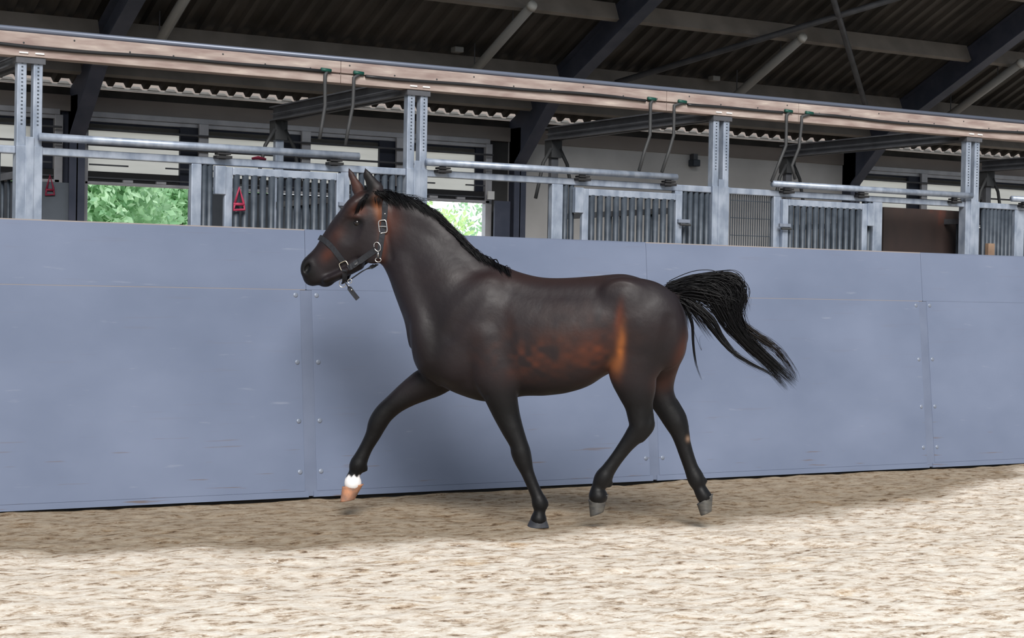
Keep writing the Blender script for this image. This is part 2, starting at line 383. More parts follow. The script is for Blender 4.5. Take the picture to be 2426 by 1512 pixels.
track(Xp(2397, 470, YF-.08), 8.0, ZT-.018, 'short end of round steel track at the right edge of the picture', [Xp(2415, 478)])

# stall fronts: fixed mullions and infill bars; sliding doors
def fixed_front(uprights, bar_sets, label, loc_x, extra=None):
    o = empty('bar_partition', (loc_x, YF, 0), label, 'partition', 'steel stall fronts')
    for a, b_ in uprights: MB().box(a, b_, YF-.03, YF+.03, -.05, ZR0).build('mullion', M_galv, o, bevel=.006)
    for x0, x1, n in bar_sets:
        st = (x1-x0)/n
        for i in range(n):
            x = x0+st*(i+.5); MB().tube([(x, YF, 1.1), (x, YF, ZR0)], .024, 8).build('bar', M_slat, o, smooth=True)
    return o
X = Xp
fixed_front([(X(450, 450), X(474, 450)), (X(803, 480), X(824, 480))], [(X(476, 470), X(503, 470), 2), (X(828, 470), X(955, 470), 7)],
            'steel stall front with thin bars, left of and behind the horse ears', X(640, 500))
fixed_front([(X(1303, 500), X(1329, 500)), (X(1594, 510), X(1612, 510))], [(X(1331, 500), X(1360, 500), 2), (X(1614, 520), X(1680, 520), 5)],
            'steel stall front above the middle of the horse back', X(1460, 500))
fixed_front([(X(1828, 520), X(1846, 520)), (X(2063, 530), X(2085, 530))], [(X(2042, 530), X(2062, 530), 2)],
            'steel stall front at right framing the brown opening', X(1960, 500))
fixed_front([(X(2399, 540), X(2421, 540))], [(X(2324, 540), X(2396, 540), 8)], 'steel stall front with thin bars at the right edge', X(2370, 540))
fixed_front([(-4.72, -4.66)], [(-4.62, -3.76, 4)], 'steel stall front with bars at the left edge of the picture', -4.2)
# fine mesh bars in front of the pale wall
o = empty('mesh_grille', (X(1775, 520), YF, 0), 'fine wire grille between the double posts and the right barred door', 'grille')
g = MB()
x0, x1 = X(1730, 520), X(1826, 520)
for i in range(19):
    x = x0+(x1-x0)*i/18; g.box(x-.0022, x+.0022, YF-.004, YF+.004, 1.2, ZR0)
for i in range(8): z = 1.3+i*.15; g.box(x0, x1, YF-.004, YF+.004, z-.003, z+.003)
g.build('wire_mesh', M_slat, o)

def door(xl, xr, n, z1, label, latch_left=False, nm='stall_door'):
    o = empty(nm, ((xl+xr)/2, YF-.05, 0), label, 'door', 'barred steel stall doors')
    Y = YF-.055; w = .062
    f = MB(); f.box(xl, xl+w, Y-.02, Y+.02, .1, z1); f.box(xr-w, xr, Y-.02, Y+.02, .1, z1)
    f.box(xl+w, xr-w, Y-.02, Y+.02, z1-.057, z1); f.box(xl+w, xr-w, Y-.02, Y+.02, .1, .16)
    f.box(xl+w, xr-w, Y-.02, Y+.02, 1.05, 1.1)
    f.build('door_frame', M_galv, o, bevel=.006)
    st = (xr-xl-2*w)/n
    for i in range(n):
        x = xl+w+st*(i+.5); MB().tube([(x, Y, 1.1), (x, Y, z1-.05)], .026, 8).build('bar', M_slat, o, smooth=True)
    MB().box(xl+w+.001, xr-w-.001, Y-.012, Y+.012, .16, 1.05).build('lower_infill', M_wood, o)
    hx = xr if not latch_left else xl
    s = 1 if not latch_left else -1
    bx = xl if not latch_left else xr
    MB().box(bx-s*.075 if s > 0 else bx-.005, bx+.005 if s > 0 else bx+.075, Y-.03, Y+.02, z1-.20, z1+.005).build('hinge_block', M_galv, o, bevel=.004)
    l = MB(); l.box(hx-.05, hx+.07, Y-.045, Y-.02, z1-.245, z1-.215); l.build('latch_plate', M_screw, o, bevel=.003)
    l = MB(); l.tube([(hx-.04, Y-.05, z1-.26), (hx+.07, Y-.05, z1-.26)], .010, 8); l.build('latch_bolt', M_hose, o)
    return o
door(X(523, 480), X(805, 480), 12, 2.388, 'barred steel stall door left of the horse head, red halter behind it')
door(X(1368, 500), X(1603, 510), 11, 2.376, 'barred steel stall door above the horse back')
door(X(1842, 520), X(2042, 530), 12, 2.380, 'barred steel stall door at right, left of the brown opening', latch_left=True)

# brown board in the rightmost stall opening
o = MB().box(X(2088, 540, .75), X(2282, 540, .75), .72, .75, .05, 2.385).build('stall_board', M_brownboard)
tag(o, 'dark brown reddish board filling the opening beside the right paired posts', 'board')
o = MB().box(X(2331, 560), X(2346, 560), YF-.06, YF-.02, 1.0, 2.07).build('tan_stick', M_wood)
tag(o, 'short tan wooden stick upright at the right edge above the boards', 'stick')

# wooden cross beam with pipe, cable, hoses
bm_ = empty('cross_beam', (0, YF, 3.13), 'long pinkish timber beam running on top of the steel posts', 'beam')
BX0, BX1 = -6.5, 9.5
for a, c in ((BX0, X(800, 160)), (X(800, 160), X(1570, 230)), (X(1570, 230), X(1882, 260)), (X(1882, 260), BX1)):
    b = MB(); b.box(a+.002, c-.002, YF-.06, YF+.06, 3.063, 3.128); b.box(a+.002, c-.002, YF-.04, YF+.06, 3.128, 3.140); b.box(a+.002, c-.002, YF-.06, YF+.06, 3.140, 3.226)
    b.build('timber_length', M_beam, bm_, bevel=.004)
for k, x in enumerate(POST_X[:4]):
    for s in (-1, 1):
        MB().box(x+s*.055-.03, x+s*.055+.03, YF-.068, YF-.06, 3.083, 3.093).build('bracket_tab', M_white, bm_)
random.seed(3)
for i in range(44):
    x = BX0+.35*i+random.uniform(-.03, .03)
    MB().dome((x, YF-.06, 3.155 if i % 3 else 3.20), (0, -1, 0), .007, .003, 8).build('nail_head', M_hose, bm_)
o = MB().tube([(BX0, YF-.03, 3.248), (BX1, YF-.03, 3.248)], .020, 12).build('water_pipe', M_pipe, None, smooth=True)
tag(o, 'blue grey pipe lying along the top of the pinkish beam', 'pipe')
GR = [X(765, 178), X(842, 186), X(1534, 243), X(1606, 251), X(1857, 273), X(1906, 277)]
def cable(xa, xb, label):
    n = 24; pts = []
    for i in range(n+1):
        t = i/n; x = xa+(xb-xa)*t
        pts.append((x, YF-.072, 3.134+.006*math.sin(x*2.3)-.004*math.sin(x*5)))
    o = MB().tube(pts, .0125, 8).build('cable', M_cable, None, smooth=True); tag(o, label, 'cable', 'black cables clipped along the face of the beam')
cable(BX0, GR[0]-.03, 'black cable along the beam from the left edge to the first green fitting')
cable(GR[1]+.05, GR[2]-.07, 'black cable along the beam above the horse, between green fittings')
cable(GR[3]+.05, GR[4]-.07, 'short black cable on the beam between the right green fittings')
cable(GR[5]+.03, BX1, 'black cable along the beam from the last green fitting to the right edge')
drop = [([(770, 190), (770, 250), (762, 300), (757, 330)], 'hanging hose on the left of the pair before the cream windows'),
        ([(838, 196), (836, 250), (826, 300), (818, 345)], 'hanging hose on the right of the pair before the cream windows'),
        ([(1541, 258), (1540, 320), (1528, 355), (1514, 405)], 'hanging hose left of the pair over the middle barred door'),
        ([(1597, 262), (1596, 320), (1585, 358), (1568, 408)], 'hanging hose right of the pair over the middle barred door'),
        ([(1863, 290), (1862, 345), (1848, 380), (1828, 430)], 'hanging hose left of the pair above the right track end'),
        ([(1899, 294), (1893, 350), (1876, 392), (1884, 425)], 'hanging hose right of the pair above the right track end')]
for k, (pl, lb) in enumerate(drop):
    h = empty('drop_hose', tuple(at(*pl[0], Y=YF+.10)), lb, 'hose', 'hoses hanging from the green fittings')
    pts = [at(*p, Y=YF-.075) for p in pl]
    st = [Vector((GR[k], YF-.072, 3.142)), Vector((pts[0][0], YF-.075, 3.11)), Vector((pts[0][0], YF-.075, 3.05))]
    MB().tube(st+[Vector(p) for p in pts[1:]], .014, 8).build('hose', M_hose, h, smooth=True)
    c = MB(); c.tube([(GR[k]-.05, YF-.075, 3.150), (GR[k]+.03, YF-.075, 3.146)], .015, 10); c.build('green_fitting', M_green, h, smooth=True)

# tie beams from front posts to back posts (double channel)
tl = ['above the left window opening, nearest the left edge', 'rising to the posts behind the horse mane', 'rising to the posts above the croup', 'rising to the posts by the brown opening', 'at the right edge of the picture']
for k, x in enumerate(POST_X):
    t = empty('tie_beam', (x, 1.7, 3.09), 'dark grey double steel tie beam '+tl[k], 'beam', 'tie beams between front and back posts')
    for s, z0 in ((-1, 3.035), (1, 3.035)):
        b = MB(); xx = x+s*.045
        b.box(xx-.022, xx+.022, YF+.06, 3.15, 3.03, 3.042); b.box(xx-.022, xx+.022, YF+.06, 3.15, 3.148, 3.16)
        b.box(xx-s*.022-.004, xx-s*.022+.004, YF+.06, 3.15, 3.042, 3.148); b.box(xx-.006, xx+.03*s+.006*s if s > 0 else xx+.006, YF+.06, 3.15, 3.088, 3.096)
        b.build('channel', M_tie, t)
    p = empty('back_post', (x+.02, 3.1, 0), 'slim dark post carrying a tie beam, '+tl[k].split(',')[0], 'post', 'slim back posts of the stalls')
    MB().box(x-.03, x+.05, 3.07, 3.13, 0, 3.03).build('upright', M_galv if k < 2 else M_tie, p, bevel=.004)
    MB().box(x-.05, x+.07, 3.04, 3.17, 2.86, 3.03).build('bracket', M_hose, p)
    for s in (-1, 1):
        MB().tube([(x+s*.05, 3.05, 2.95), (x+s*.14, 3.05, 2.8), (x+s*.18, 3.05, 2.62), (x+s*.22, 3.05, 2.45)], .018, 8).build('hook_arm', M_hose, p, smooth=True)

# side partitions between stalls (grey bars, seen through the gaps)
for k, x in enumerate(POST_X):
    p = empty('side_partition', (x, 1.8, 0), 'grey steel partition running back between two stalls '+tl[k], 'partition', 'side partitions between stalls')
    MB().box(x-.02, x+.02, YF+.06, 3.05, 0, 1.45).build('lower_boarding', M_dirt, p)
    MB().box(x-.025, x+.025, YF+.06, 3.05, 2.25, 2.30).build('top_bar', M_tie, p)
    for i in range(16):
        y = YF+.15+i*.165; MB().tube([(x, y, 1.45), (x, y, 2.25)], .012, 6).build('bar', M_slat, p, smooth=True)

# ------------------------------------------------------------------ portal frames
fl_lab = ['at left beside the green opening', 'behind the horse back, left of the pale wall', 'at right beyond the barred door']
RS = .4648; RZ = 3.5; RY = 5.2
def roofz(y): return RZ+(RY-y)*RS
for k, x in enumerate((-1.93, 3.03, 7.9)):
    f = empty('portal_frame', (x, 5.15, 0), 'dark blue steel portal frame '+fl_lab[k], 'frame', 'steel portal frames carrying the roof')
    w = .075
    c = MB(); c.box(x-w, x+w, 5.0, 5.014, 0, 2.97); c.box(x-w, x+w, 5.286, 5.30, 0, 3.35); c.box(x-.006, x+.006, 5.0, 5.3, 0, 3.35); c.build('column', M_frame, f)
    def zb(y): return roofz(y)-.33
    poly = [(5.0, 2.95), (4.34, 3.56), (4.34, roofz(4.34)-.05), (5.3, roofz(5.3)-.05), (5.3, 2.95)]
    c = MB(); c.prism(poly, 'X', x-.006, x+.006); c.bar((x, 5.0, 2.955), (x, 4.33, 3.563), .15, .014, (0, 1, 0)) if False else None
    c.prism([(5.0, 2.95), (4.335, 3.56), (4.345, 3.575), (5.012, 2.964)], 'X', x-w, x+w); c.build('haunch', M_frame, f)
    c = MB(); ys = (4.34, -1.5)
    def strip(o0, o1, hw): c.prism([(ys[0], roofz(ys[0])-o0), (ys[1], roofz(ys[1])-o0), (ys[1], roofz(ys[1])-o1), (ys[0], roofz(ys[0])-o1)], 'X', x-hw, x+hw)
    strip(.05, .064, w); strip(.34, .354, w); strip(.06, .345, .006); c.build('rafter', M_frame, f)

# purlins (C-sections between the rafters), one per bay
FX = [-6.9, -1.93, 3.03, 7.9, 12.8]
pn = ['lowest', 'lower', 'middle', 'upper', 'topmost', 'ridge side']
bay = ['left bay', 'bay above the horse', 'right bay', 'far right bay']
for j, y in enumerate((4.72, 4.17, 3.08, 1.98, .88, -.3)):
    for i in range(4):
        z = roofz(y)-.03; a = math.atan(RS); cn, sn = math.cos(a), math.sin(a)
        def q(u, v): return (y+u*cn-v*sn, z-u*sn-v*cn) # u along slope (down), v away from roof
        # profile in (Y,Z)
        prof = [q(0, 0), q(.055, 0), q(.055, .008), q(.008, .008), q(.008, .182), q(.055, .182), q(.055, .19), q(0, .19)]
        o = MB().prism(prof, 'X', FX[i]+.08, FX[i+1]-.08).build('purlin', M_purlin)
        tag(o, 'grey brown steel purlin, %s row, %s' % (pn[j], bay[i]), 'purlin', 'roof purlins')

# tube lamps under the roof
tlab = ['unlit grey tube lamp at top left under the roof', 'unlit grey tube lamp above the horse neck', 'unlit grey tube lamp over the croup, crossed by no brace', 'unlit grey tube lamp at the top right corner']
for k, x in enumerate((-1.50, 1.83, 5.19, 8.45)):
    z_ = lambda y: roofz(y)-.31
    t = empty('tube_lamp', (x, 3.5, z_(3.5)), tlab[k], 'lamp', 'unlit tube lamps slanting with the roof')
    y0, y1 = (4.25, 2.86)
    MB().tube([(x, y0, z_(y0)), (x, y1, z_(y1))], .048, 12).build('lamp_cover', M_tube, t, smooth=True)
    MB().tube([(x, y1, z_(y1)), (x, y1-.04, z_(y1-.04))], [.056, .045], 12).build('end_cap', M_tubeend, t, smooth=True)
    for y in (3.95, 3.2): MB().tube([(x, y, z_(y)), (x, y, roofz(y)-.03)], .006, 6).build('hanger', M_tie, t)
# small pale fittings on the lower purlin
for k, (px, py) in enumerate(((1080, 119), (1688, 187))):
    # lies on the purlin web at roof offset
    p = at(px, py, Y=4.08)
    o = MB().box(p[0]-.05, p[0]+.05, 4.0, 4.1, p[2]-.028, p[2]+.028).build('junction_box', M_tube, None, bevel=.008)
    tag(o, ['small grey box on the purlin left of the lamp above the horse neck', 'small grey box on the purlin left of the lamp over the croup'][k], 'box', 'small boxes on the purlin')

# wind braces
def brace(A, B, label):
    def pt(px, py):
        d = ray(px, py); n = np.array([0, RS, 1]); n = n/np.linalg.norm(n); P0 = np.array([0, RY, RZ-.29])
        return CAM+d*(((P0-CAM)@n)/(d@n))
    a, b_ = pt(*A), pt(*B); d = (b_-a)
    o = MB().tube([a-d*.02, b_+d*.35], .033, 10).build('wind_brace', M_tie, None, smooth=True); tag(o, label, 'brace', 'crossing wind braces under the roof')
brace((1470, 193), (2110, 0), 'thin dark brace rising shallowly to the right above the croup')
brace((2052, 255), (1975, 0), 'steep dark brace crossing the shallow one at top right')

# ------------------------------------------------------------------ roof sheet
prof = []
x = -12.0; p = .18
while x < 18:
    prof += [(x, 0), (x+.05, 0), (x+.075, .045), (x+.155, .045)]; x += p
n = len(prof); Y0, Y1 = 5.25, -1.5
V = []
for (xx, h) in prof:
    for y in (Y0, Y1):
        V.append((xx, y, roofz(y)+h)); V.append((xx, y, roofz(y)+h+.03))
V = np.array(V); fq = []
for i in range(n-1):
    a, b_ = 4*i, 4*(i+1)
    fq += [(a, a+2, b_+2, b_), (a+1, b_+1, b_+3, a+3), (a, b_, b_+1, a+1), (a+2, a+3, b_+3, b_+2)]
ro = bpy.data.objects.new('ceiling', np_mesh('ceiling', V, np.array(fq), M_roof, False)); COL.objects.link(ro); ro['kind'] = 'structure'
# eave strip: translucent scallops standing in for daylight through the open gap
YW = 5.2
o = MB(); z0 = 3.465
x = -8.0
o.box(-8, 12.9, 5.255, 5.262, z0-.022, z0+.004)
while x < 12.8:
    o.prism([(x, z0), (x+.13, z0), (x+.10, z0+.03), (x+.03, z0+.03)], 'Y', 5.255, 5.262); x += .18
o = o.build('eave_daylight_strip', M_cream, None, kind='structure')

MB().box(-8.5, 13.5, 5.42, 5.45, 3.25, 3.60).build('eave_dimming_board', M_header, None, kind='structure')      # added board behind the eave strip, dims the daylight reaching it
# ------------------------------------------------------------------ back wall
# piers, header, solid bay and sills
wb = empty('wall_back', (0, 5.4, 0), kind='structure')
MB().box(-8, 12.9, 5.22, 5.34, 3.205, 3.36).build('header_board', M_header, wb)
MB().box(-8, 12.9, 5.25, 5.34, 3.36, 3.438).build('dark_gap_board', M_roof, wb)
MB().box(3.02, 8.02, 5.24, 5.36, 0, 3.205).build('solid_panel', M_concrete, wb)
MB().box(2.78, 3.02, 5.26, 5.36, 0, 3.205).build('dark_pier', M_dirt, wb)
MB().box(-2.3, -1.80, 5.30, 5.36, 0, 3.205).build('dark_pier', M_dirt, wb)
MB().box(-8, 2.9, 5.25, 5.4, 0, 1.25).build('low_wall', M_concrete, wb)
MB().box(7.9, 12.9, 5.25, 5.4, 0, 1.25).build('low_wall', M_concrete, wb)
MB().box(-2.28, -1.86, 5.06, 5.1, 0, 2.50).build('grey_sheet', mottled('grey_sheet_paint', (.10, .12, .145), (.15, .175, .21), 3, .5), wb)
def window(n, x0, x1, mulls):
    w = empty('window_%d' % n, ((x0+x1)/2, YW, 2.5), kind='structure')
    f = MB(); f.box(x0, x1, YW-.03, YW+.05, 3.16, 3.215); f.box(x0, x1, YW-.01, YW+.03, 3.12, 3.16)
    f.box(x1-.05, x1+.03, YW-.03, YW+.05, 1.25, 3.16); f.box(x0-.03, x0+.03, YW-.03, YW+.05, 1.25, 3.16)
    f.build('window_frame', M_winframe, w, bevel=.005)
    MB().box(x0, x1, YW-.03, YW+.04, 2.505, 2.535).build('transom', M_winframe, w, bevel=.004)
    MB().box(x0, x1, YW+.0, YW+.05, 2.535, 2.635).build('dark_gasket', M_dark, w)
    MB().box(x0, x1, YW-.012, YW-.002, 2.565, 2.58).build('gasket_line', M_tie, w)
    MB().box(x0, x1, YW+.06, YW+.09, 3.05, 3.13).build('upper_fascia', M_navy, w)
    for m_ in mulls:
        MB().box(m_-.05, m_+.05, YW-.06, YW-.02, 2.64, 3.16).build('mullion', M_winframe, w, bevel=.004)
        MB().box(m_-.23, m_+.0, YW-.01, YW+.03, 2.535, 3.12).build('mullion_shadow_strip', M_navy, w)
    for z in (3.035, 2.885): MB().tube([(x0, YW-.09, z), (x1, YW-.09, z)], .011, 8).build('guard_bar', M_tie, w)
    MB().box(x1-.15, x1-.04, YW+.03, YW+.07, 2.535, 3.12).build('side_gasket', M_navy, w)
    ms = [x0]+list(mulls)+[x1]
    for i in range(len(ms)-1):
        a, b_ = ms[i]+.02, ms[i+1]-(.16 if i < len(ms)-2 else .1)
        MB().box(a, b_, YW+.055, YW+.06, 2.635, 3.10).build('sash_panel', M_cream, w)
        m3 = (a+b_)/2
        MB().box(a, m3-.12, YW-.10, YW-.085, 2.685, 2.70).build('guard_bar', M_tie, w)
        MB().box(m3+.26, b_, YW-.10, YW-.085, 2.685, 2.70).build('guard_bar', M_tie, w)
        for xx in (m3-.10, m3+.24):
            MB().box(xx-.05, xx+.05, YW-.035, YW+.02, 2.535, 2.56).build('catch', M_winframe, w)
    return w
window(1, -6.9, -2.05, (-5.7, -4.5, -3.3))
window(2, -1.80, 2.74, (-.60, .52, 1.62))
w2 = bpy.data.objects['window_2']
MB().box(-.72, 1.72, YW+.02, YW+.05, 1.25, 2.50).build('lower_shutter', mottled('shutter_paint', (.05, .06, .075), (.08, .09, .11), 3, .6), w2)
window(3, 8.05, 12.8, (9.2, 10.3, 11.4))
for wn_, a_, c_ in (('window_1', -6.9, -2.3), ('window_3', 8.05, 12.8)): MB().box(a_, c_, YW+.02, YW+.05, 1.25, 2.50).build('lower_shutter', bpy.data.materials['shutter_paint'], bpy.data.objects[wn_])
# bits on and before the back wall
p = at(1641, 385, Y=5.22)
o = empty('wall_lamp', tuple(p), 'small grey wall lamp on the pale wall, left of the double posts', 'lamp')
MB().box(p[0]-.05, p[0]+.05, 5.13, 5.24, p[2]-.05, p[2]+.03).build('housing', M_slat, o, bevel=.01)
MB().box(p[0]-.03, p[0]+.03, 5.16, 5.24, p[2]+.03, p[2]+.10).build('bracket', M_tie, o)
p = at(1161, 463, Y=5.1)
o = MB().box(p[0]-.035, p[0]+.045, 5.08, 5.1, p[2]-.045, p[2]+.045).build('small_sign', M_white); tag(o, 'tiny bare white square plate at the right end of the middle window', 'plate')
# wide lower pier sheet right of the middle window
MB().box(at(1170, 520, Y=5.05)[0], at(1206, 520, Y=5.05)[0], 5.03, 5.06, 0, 2.53).build('grey_sheet', M_frame, wb)

# red halters hanging in the stalls
def red_halter(px, py, Y, h, label):
    c = at(px, py, Y=Y); c = Vector(c)
    o = empty('red_halter', tuple(c), label, 'halter', 'red halters hanging in the stalls')
    b = MB(); b.tube([c+Vector((-.03, 0, -h*.15)), c+Vector((0, 0, h*.5)), c+Vector((.035, 0, -h*.1)), c+Vector((.045, 0, -h*.42)), c+Vector((-.04, 0, -h*.45)), c+Vector((-.03, 0, -h*.15))], .010, 8)
    b.build('webbing', M_red, o, smooth=True)
    MB().tube([c+Vector((-.04, 0, -h*.2)), c+Vector((.04, 0, -h*.2))], .011, 8).build('noseband', M_red, o, smooth=True)
red_halter(566, 473, YF-.105, .17, 'pink red halter hanging on the barred door left of the horse')
red_halter(118, 440, 5.045, .20, 'dark red halter hanging beside the left blue frame')
p = at(612, 377, Y=.43); p[2] = 2.466
o = MB().tube([(p[0]-.05, .43, p[2]), (p[0], .43, p[2]+.008), (p[0]+.06, .43, p[2])], [.008, .014, .008], 8).build('red_rope', M_red, None, smooth=True); tag(o, 'small bit of red rope lying on the rail left of the horse head', 'rope')

# ------------------------------------------------------------------ outside: ground and trees
o = MB().box(-10, 60, 5.6, 70, -.6, -.1).build('floor_meadow', M_grass, None, kind='structure')
def tree(x, y, h, cr_, nleaf, m, label, zc=None, seed=1):
    rs = np.random.RandomState(seed)
    t = empty('tree', (x, y, -.1), label, 'tree', 'trees outside behind the stable')
    MB().tube([(x, y, -.1), (x+.1, y, h*.4), (x, y+.1, h*.8)], [.16, .12, .05], 8).build('trunk', M_bark, t, smooth=True)
    zc = h*.6 if zc is None else zc
    P = rs.normal(size=(nleaf, 3)); P /= np.linalg.norm(P, axis=1)[:, None]
    rad = rs.rand(nleaf)**.45
    # clumps
    lump = 1+.25*np.sin(P[:, 0]*7+seed)*np.cos(P[:, 2]*6+2*seed)
    P = P*rad[:, None]*lump[:, None]*np.array([cr_, cr_, h*.42])+np.array([x, y, zc])
    A = rs.normal(size=(nleaf, 3)); A /= np.linalg.norm(A, axis=1)[:, None]; B = np.cross(A, rs.normal(size=(nleaf, 3))); B /= np.linalg.norm(B, axis=1)[:, None]
    s_ = rs.uniform(.05, .11, nleaf)[:, None]
    V = np.stack([P-A*s_, P+B*s_*.5, P+A*s_, P-B*s_*.5], 1).reshape(-1, 3); Fc = np.arange(nleaf*4).reshape(-1, 4)
    o = bpy.data.objects.new('foliage', np_mesh('foliage', V, Fc, m, False)); COL.objects.link(o); o.parent = t; o.matrix_parent_inverse = Matrix.Translation(-t.location)
tree(1.6, 17, 5.0, 1.7, 15000, M_leafA, 'bushy green tree at the left side of the left opening', seed=1)
tree(5.2, 22, 5.8, 2.3, 17000, M_leafA, 'bushy green tree at the right side of the left opening', seed=2)
tree(10.5, 21.5, 3.4, 1.5, 3600, M_leafB, 'thin yellow green tree in the opening behind the mane', seed=3)
tree(15.2, 26.5, 4.6, 1.4, 1500, M_leafA, 'sparse tree against white sky behind the mane opening', seed=4)
#HORSE

# ================================================================== the horse
# modelled in its own upright plane: u along the body (+u = towards the tail), v up, w towards the viewer side
HN = np.array([fw[0], fw[1], 0.0]); HN /= np.linalg.norm(HN)
ang = R(7)                                          # the horse's head end is a little nearer than the rump
ca, sa = math.cos(ang), math.sin(ang)
HN = np.array([HN[0]*ca+HN[1]*sa, -HN[0]*sa+HN[1]*ca, 0.0])
UU = np.array([HN[1], -HN[0], 0.0]); WW = -HN; VV = np.array([0, 0, 1.0])
HO = at(1275, 1247, Z=0.0)+HN*.11                   # the supporting near fore hoof stands at w = .11
def L(px, py, w=0.0):
    d = ray(px, py); P0 = HO+WW*w
    p = CAM+d*(((P0-CAM)@HN)/(d@HN)); q = p-HO
    return np.array([q@UU, q@VV, q@WW])
def toworld(q): q = np.asarray(q); return HO+q[..., 0:1]*UU+q[..., 1:2]*VV+q[..., 2:3]*WW
PX = float(np.linalg.norm(L(1201, 800)-L(1200, 800)))

h = .0085
lo = np.array([L(700, 700)[0]-.03, -.02, -.36]); hi = np.array([L(1700, 700)[0]+.06, L(1200, 395)[1]+.03, .36])
N = np.ceil((hi-lo)/h).astype(int)+1
GU = (lo[0]+h*np.arange(N[0])).astype(np.float32); GV = (lo[1]+h*np.arange(N[1])).astype(np.float32); GW = (lo[2]+h*np.arange(N[2])).astype(np.float32)
D = np.full(N, 1.0, np.float32)
def sub(a, b, pad):
    i0 = np.clip(np.floor((np.minimum(a, b)-pad-lo)/h).astype(int), 0, N-1); i1 = np.clip(np.ceil((np.maximum(a, b)+pad-lo)/h).astype(int)+1, 1, N)
    return tuple(slice(p, q) for p, q in zip(i0, i1))
def smin(a, b, k):
    hh = np.clip(.5+.5*(b-a)/k, 0, 1); return b*(1-hh)+a*hh-k*hh*(1-hh)
def put(sl, d, k): D[sl] = smin(D[sl], d.astype(np.float32), k)
def carve(sl, d, k): D[sl] = -smin(-D[sl], d.astype(np.float32), k)   # removes where d<0 -> -d... (d = distance to cutter)
def grid(sl): return GU[sl[0]][:, None, None], GV[sl[1]][None, :, None], GW[sl[2]][None, None, :]
def cone(A, B, ra, rb, sa_=1., sb=1., k=.02, cut=False):
    """rounded cone A->B; s = lateral radius / in-plane radius"""
    A = np.asarray(A, float); B = np.asarray(B, float); rm = max(ra*max(1, sa_), rb*max(1, sb))
    sl = sub(A, B, rm+k+.015); u, v, w = grid(sl)
    ab = B-A; L2 = ab@ab+1e-9
    t = np.clip(((u-A[0])*ab[0]+(v-A[1])*ab[1]+(w-A[2])*ab[2])/L2, 0, 1)
    s = sa_+(sb-sa_)*t; r = ra+(rb-ra)*t
    du = u-A[0]-t*ab[0]; dv = v-A[1]-t*ab[1]; dw = (w-A[2]-t*ab[2])/s
    d = (np.sqrt(du*du+dv*dv+dw*dw)-r)*np.minimum(1, s)
    if cut: D[sl] = -smin(-D[sl], d.astype(np.float32), k)
    else: put(sl, d, k)
def chain(pts, k=.02, dense=6):
    """pts: (px, py, w, r_px, s); smoothly subdivided"""
    P = np.array([list(L(a, b, c))+[r*PX, s] for a, b, c, r, s in pts])
    out = [P[0]]
    for i in range(len(P)-1):
        p0, p1, p2, p3 = P[max(i-1, 0)], P[i], P[i+1], P[min(i+2, len(P)-1)]
        for j in range(1, dense+1):
            t = j/dense; out.append(.5*((2*p1)+(-p0+p2)*t+(2*p0-5*p1+4*p2-p3)*t*t+(-p0+3*p1-3*p2+p3)*t**3))
    # union the links tightly first, then blend the whole limb with the body
    out = np.array(out)
    A = out[:, :3].min(0); B = out[:, :3].max(0); rm = (out[:, 3]*np.maximum(1, out[:, 4])).max()
    sl = sub(A, B, rm+k+.02); u, v, w = grid(sl)
    T = np.full((sl[0].stop-sl[0].start, sl[1].stop-sl[1].start, sl[2].stop-sl[2].start), 1., np.float32)
    for a, b in zip(out[:-1], out[1:]):
        ss = sub(a[:3], b[:3], max(a[3]*max(1, a[4]), b[3]*max(1, b[4]))+k+.02)
        loc = tuple(slice(max(0, p.start-q.start), p.stop-q.start) for p, q in zip(ss, sl))
        uu, vv, ww = grid(ss); uu = uu[:T[loc].shape[0]]
        ab = b[:3]-a[:3]; L2 = ab@ab+1e-9
        t = np.clip(((uu-a[0])*ab[0]+(vv-a[1])*ab[1]+(ww-a[2])*ab[2])/L2, 0, 1)
        s = a[4]+(b[4]-a[4])*t; r = a[3]+(b[3]-a[3])*t
        d = (np.sqrt((uu-a[0]-t*ab[0])**2+(vv-a[1]-t*ab[1])**2+((ww-a[2]-t*ab[2])/s)**2)-r)*np.minimum(1, s)
        T[loc] = np.minimum(T[loc], d.astype(np.float32))
    put(sl, T, k)
def ell(px, py, w, ru, rv, rw, k=.03, rot=0., cut=False):
    """ellipsoid; ru, rv in pixels, rw in metres, rot in degrees in the picture plane"""
    C = L(px, py, w); a, b = ru*PX, rv*PX; m = max(a, b)
    sl = sub(C-np.array([m, m, rw]), C+np.array([m, m, rw]), k+.02); u, v, ww = grid(sl)
    c, s = math.cos(R(rot)), math.sin(R(rot)); du, dv = u-C[0], v-C[1]
    x = c*du+s*dv; y = -s*du+c*dv
    q = np.sqrt((x/a)**2+(y/b)**2+((ww-C[2])/rw)**2); q2 = np.sqrt((x/a**2)**2+(y/b**2)**2+((ww-C[2])/rw**2)**2)+1e-6
    d = q*(q-1)/q2
    if cut: D[sl] = -smin(-D[sl], d.astype(np.float32), k)
    else: put(sl, d, k)

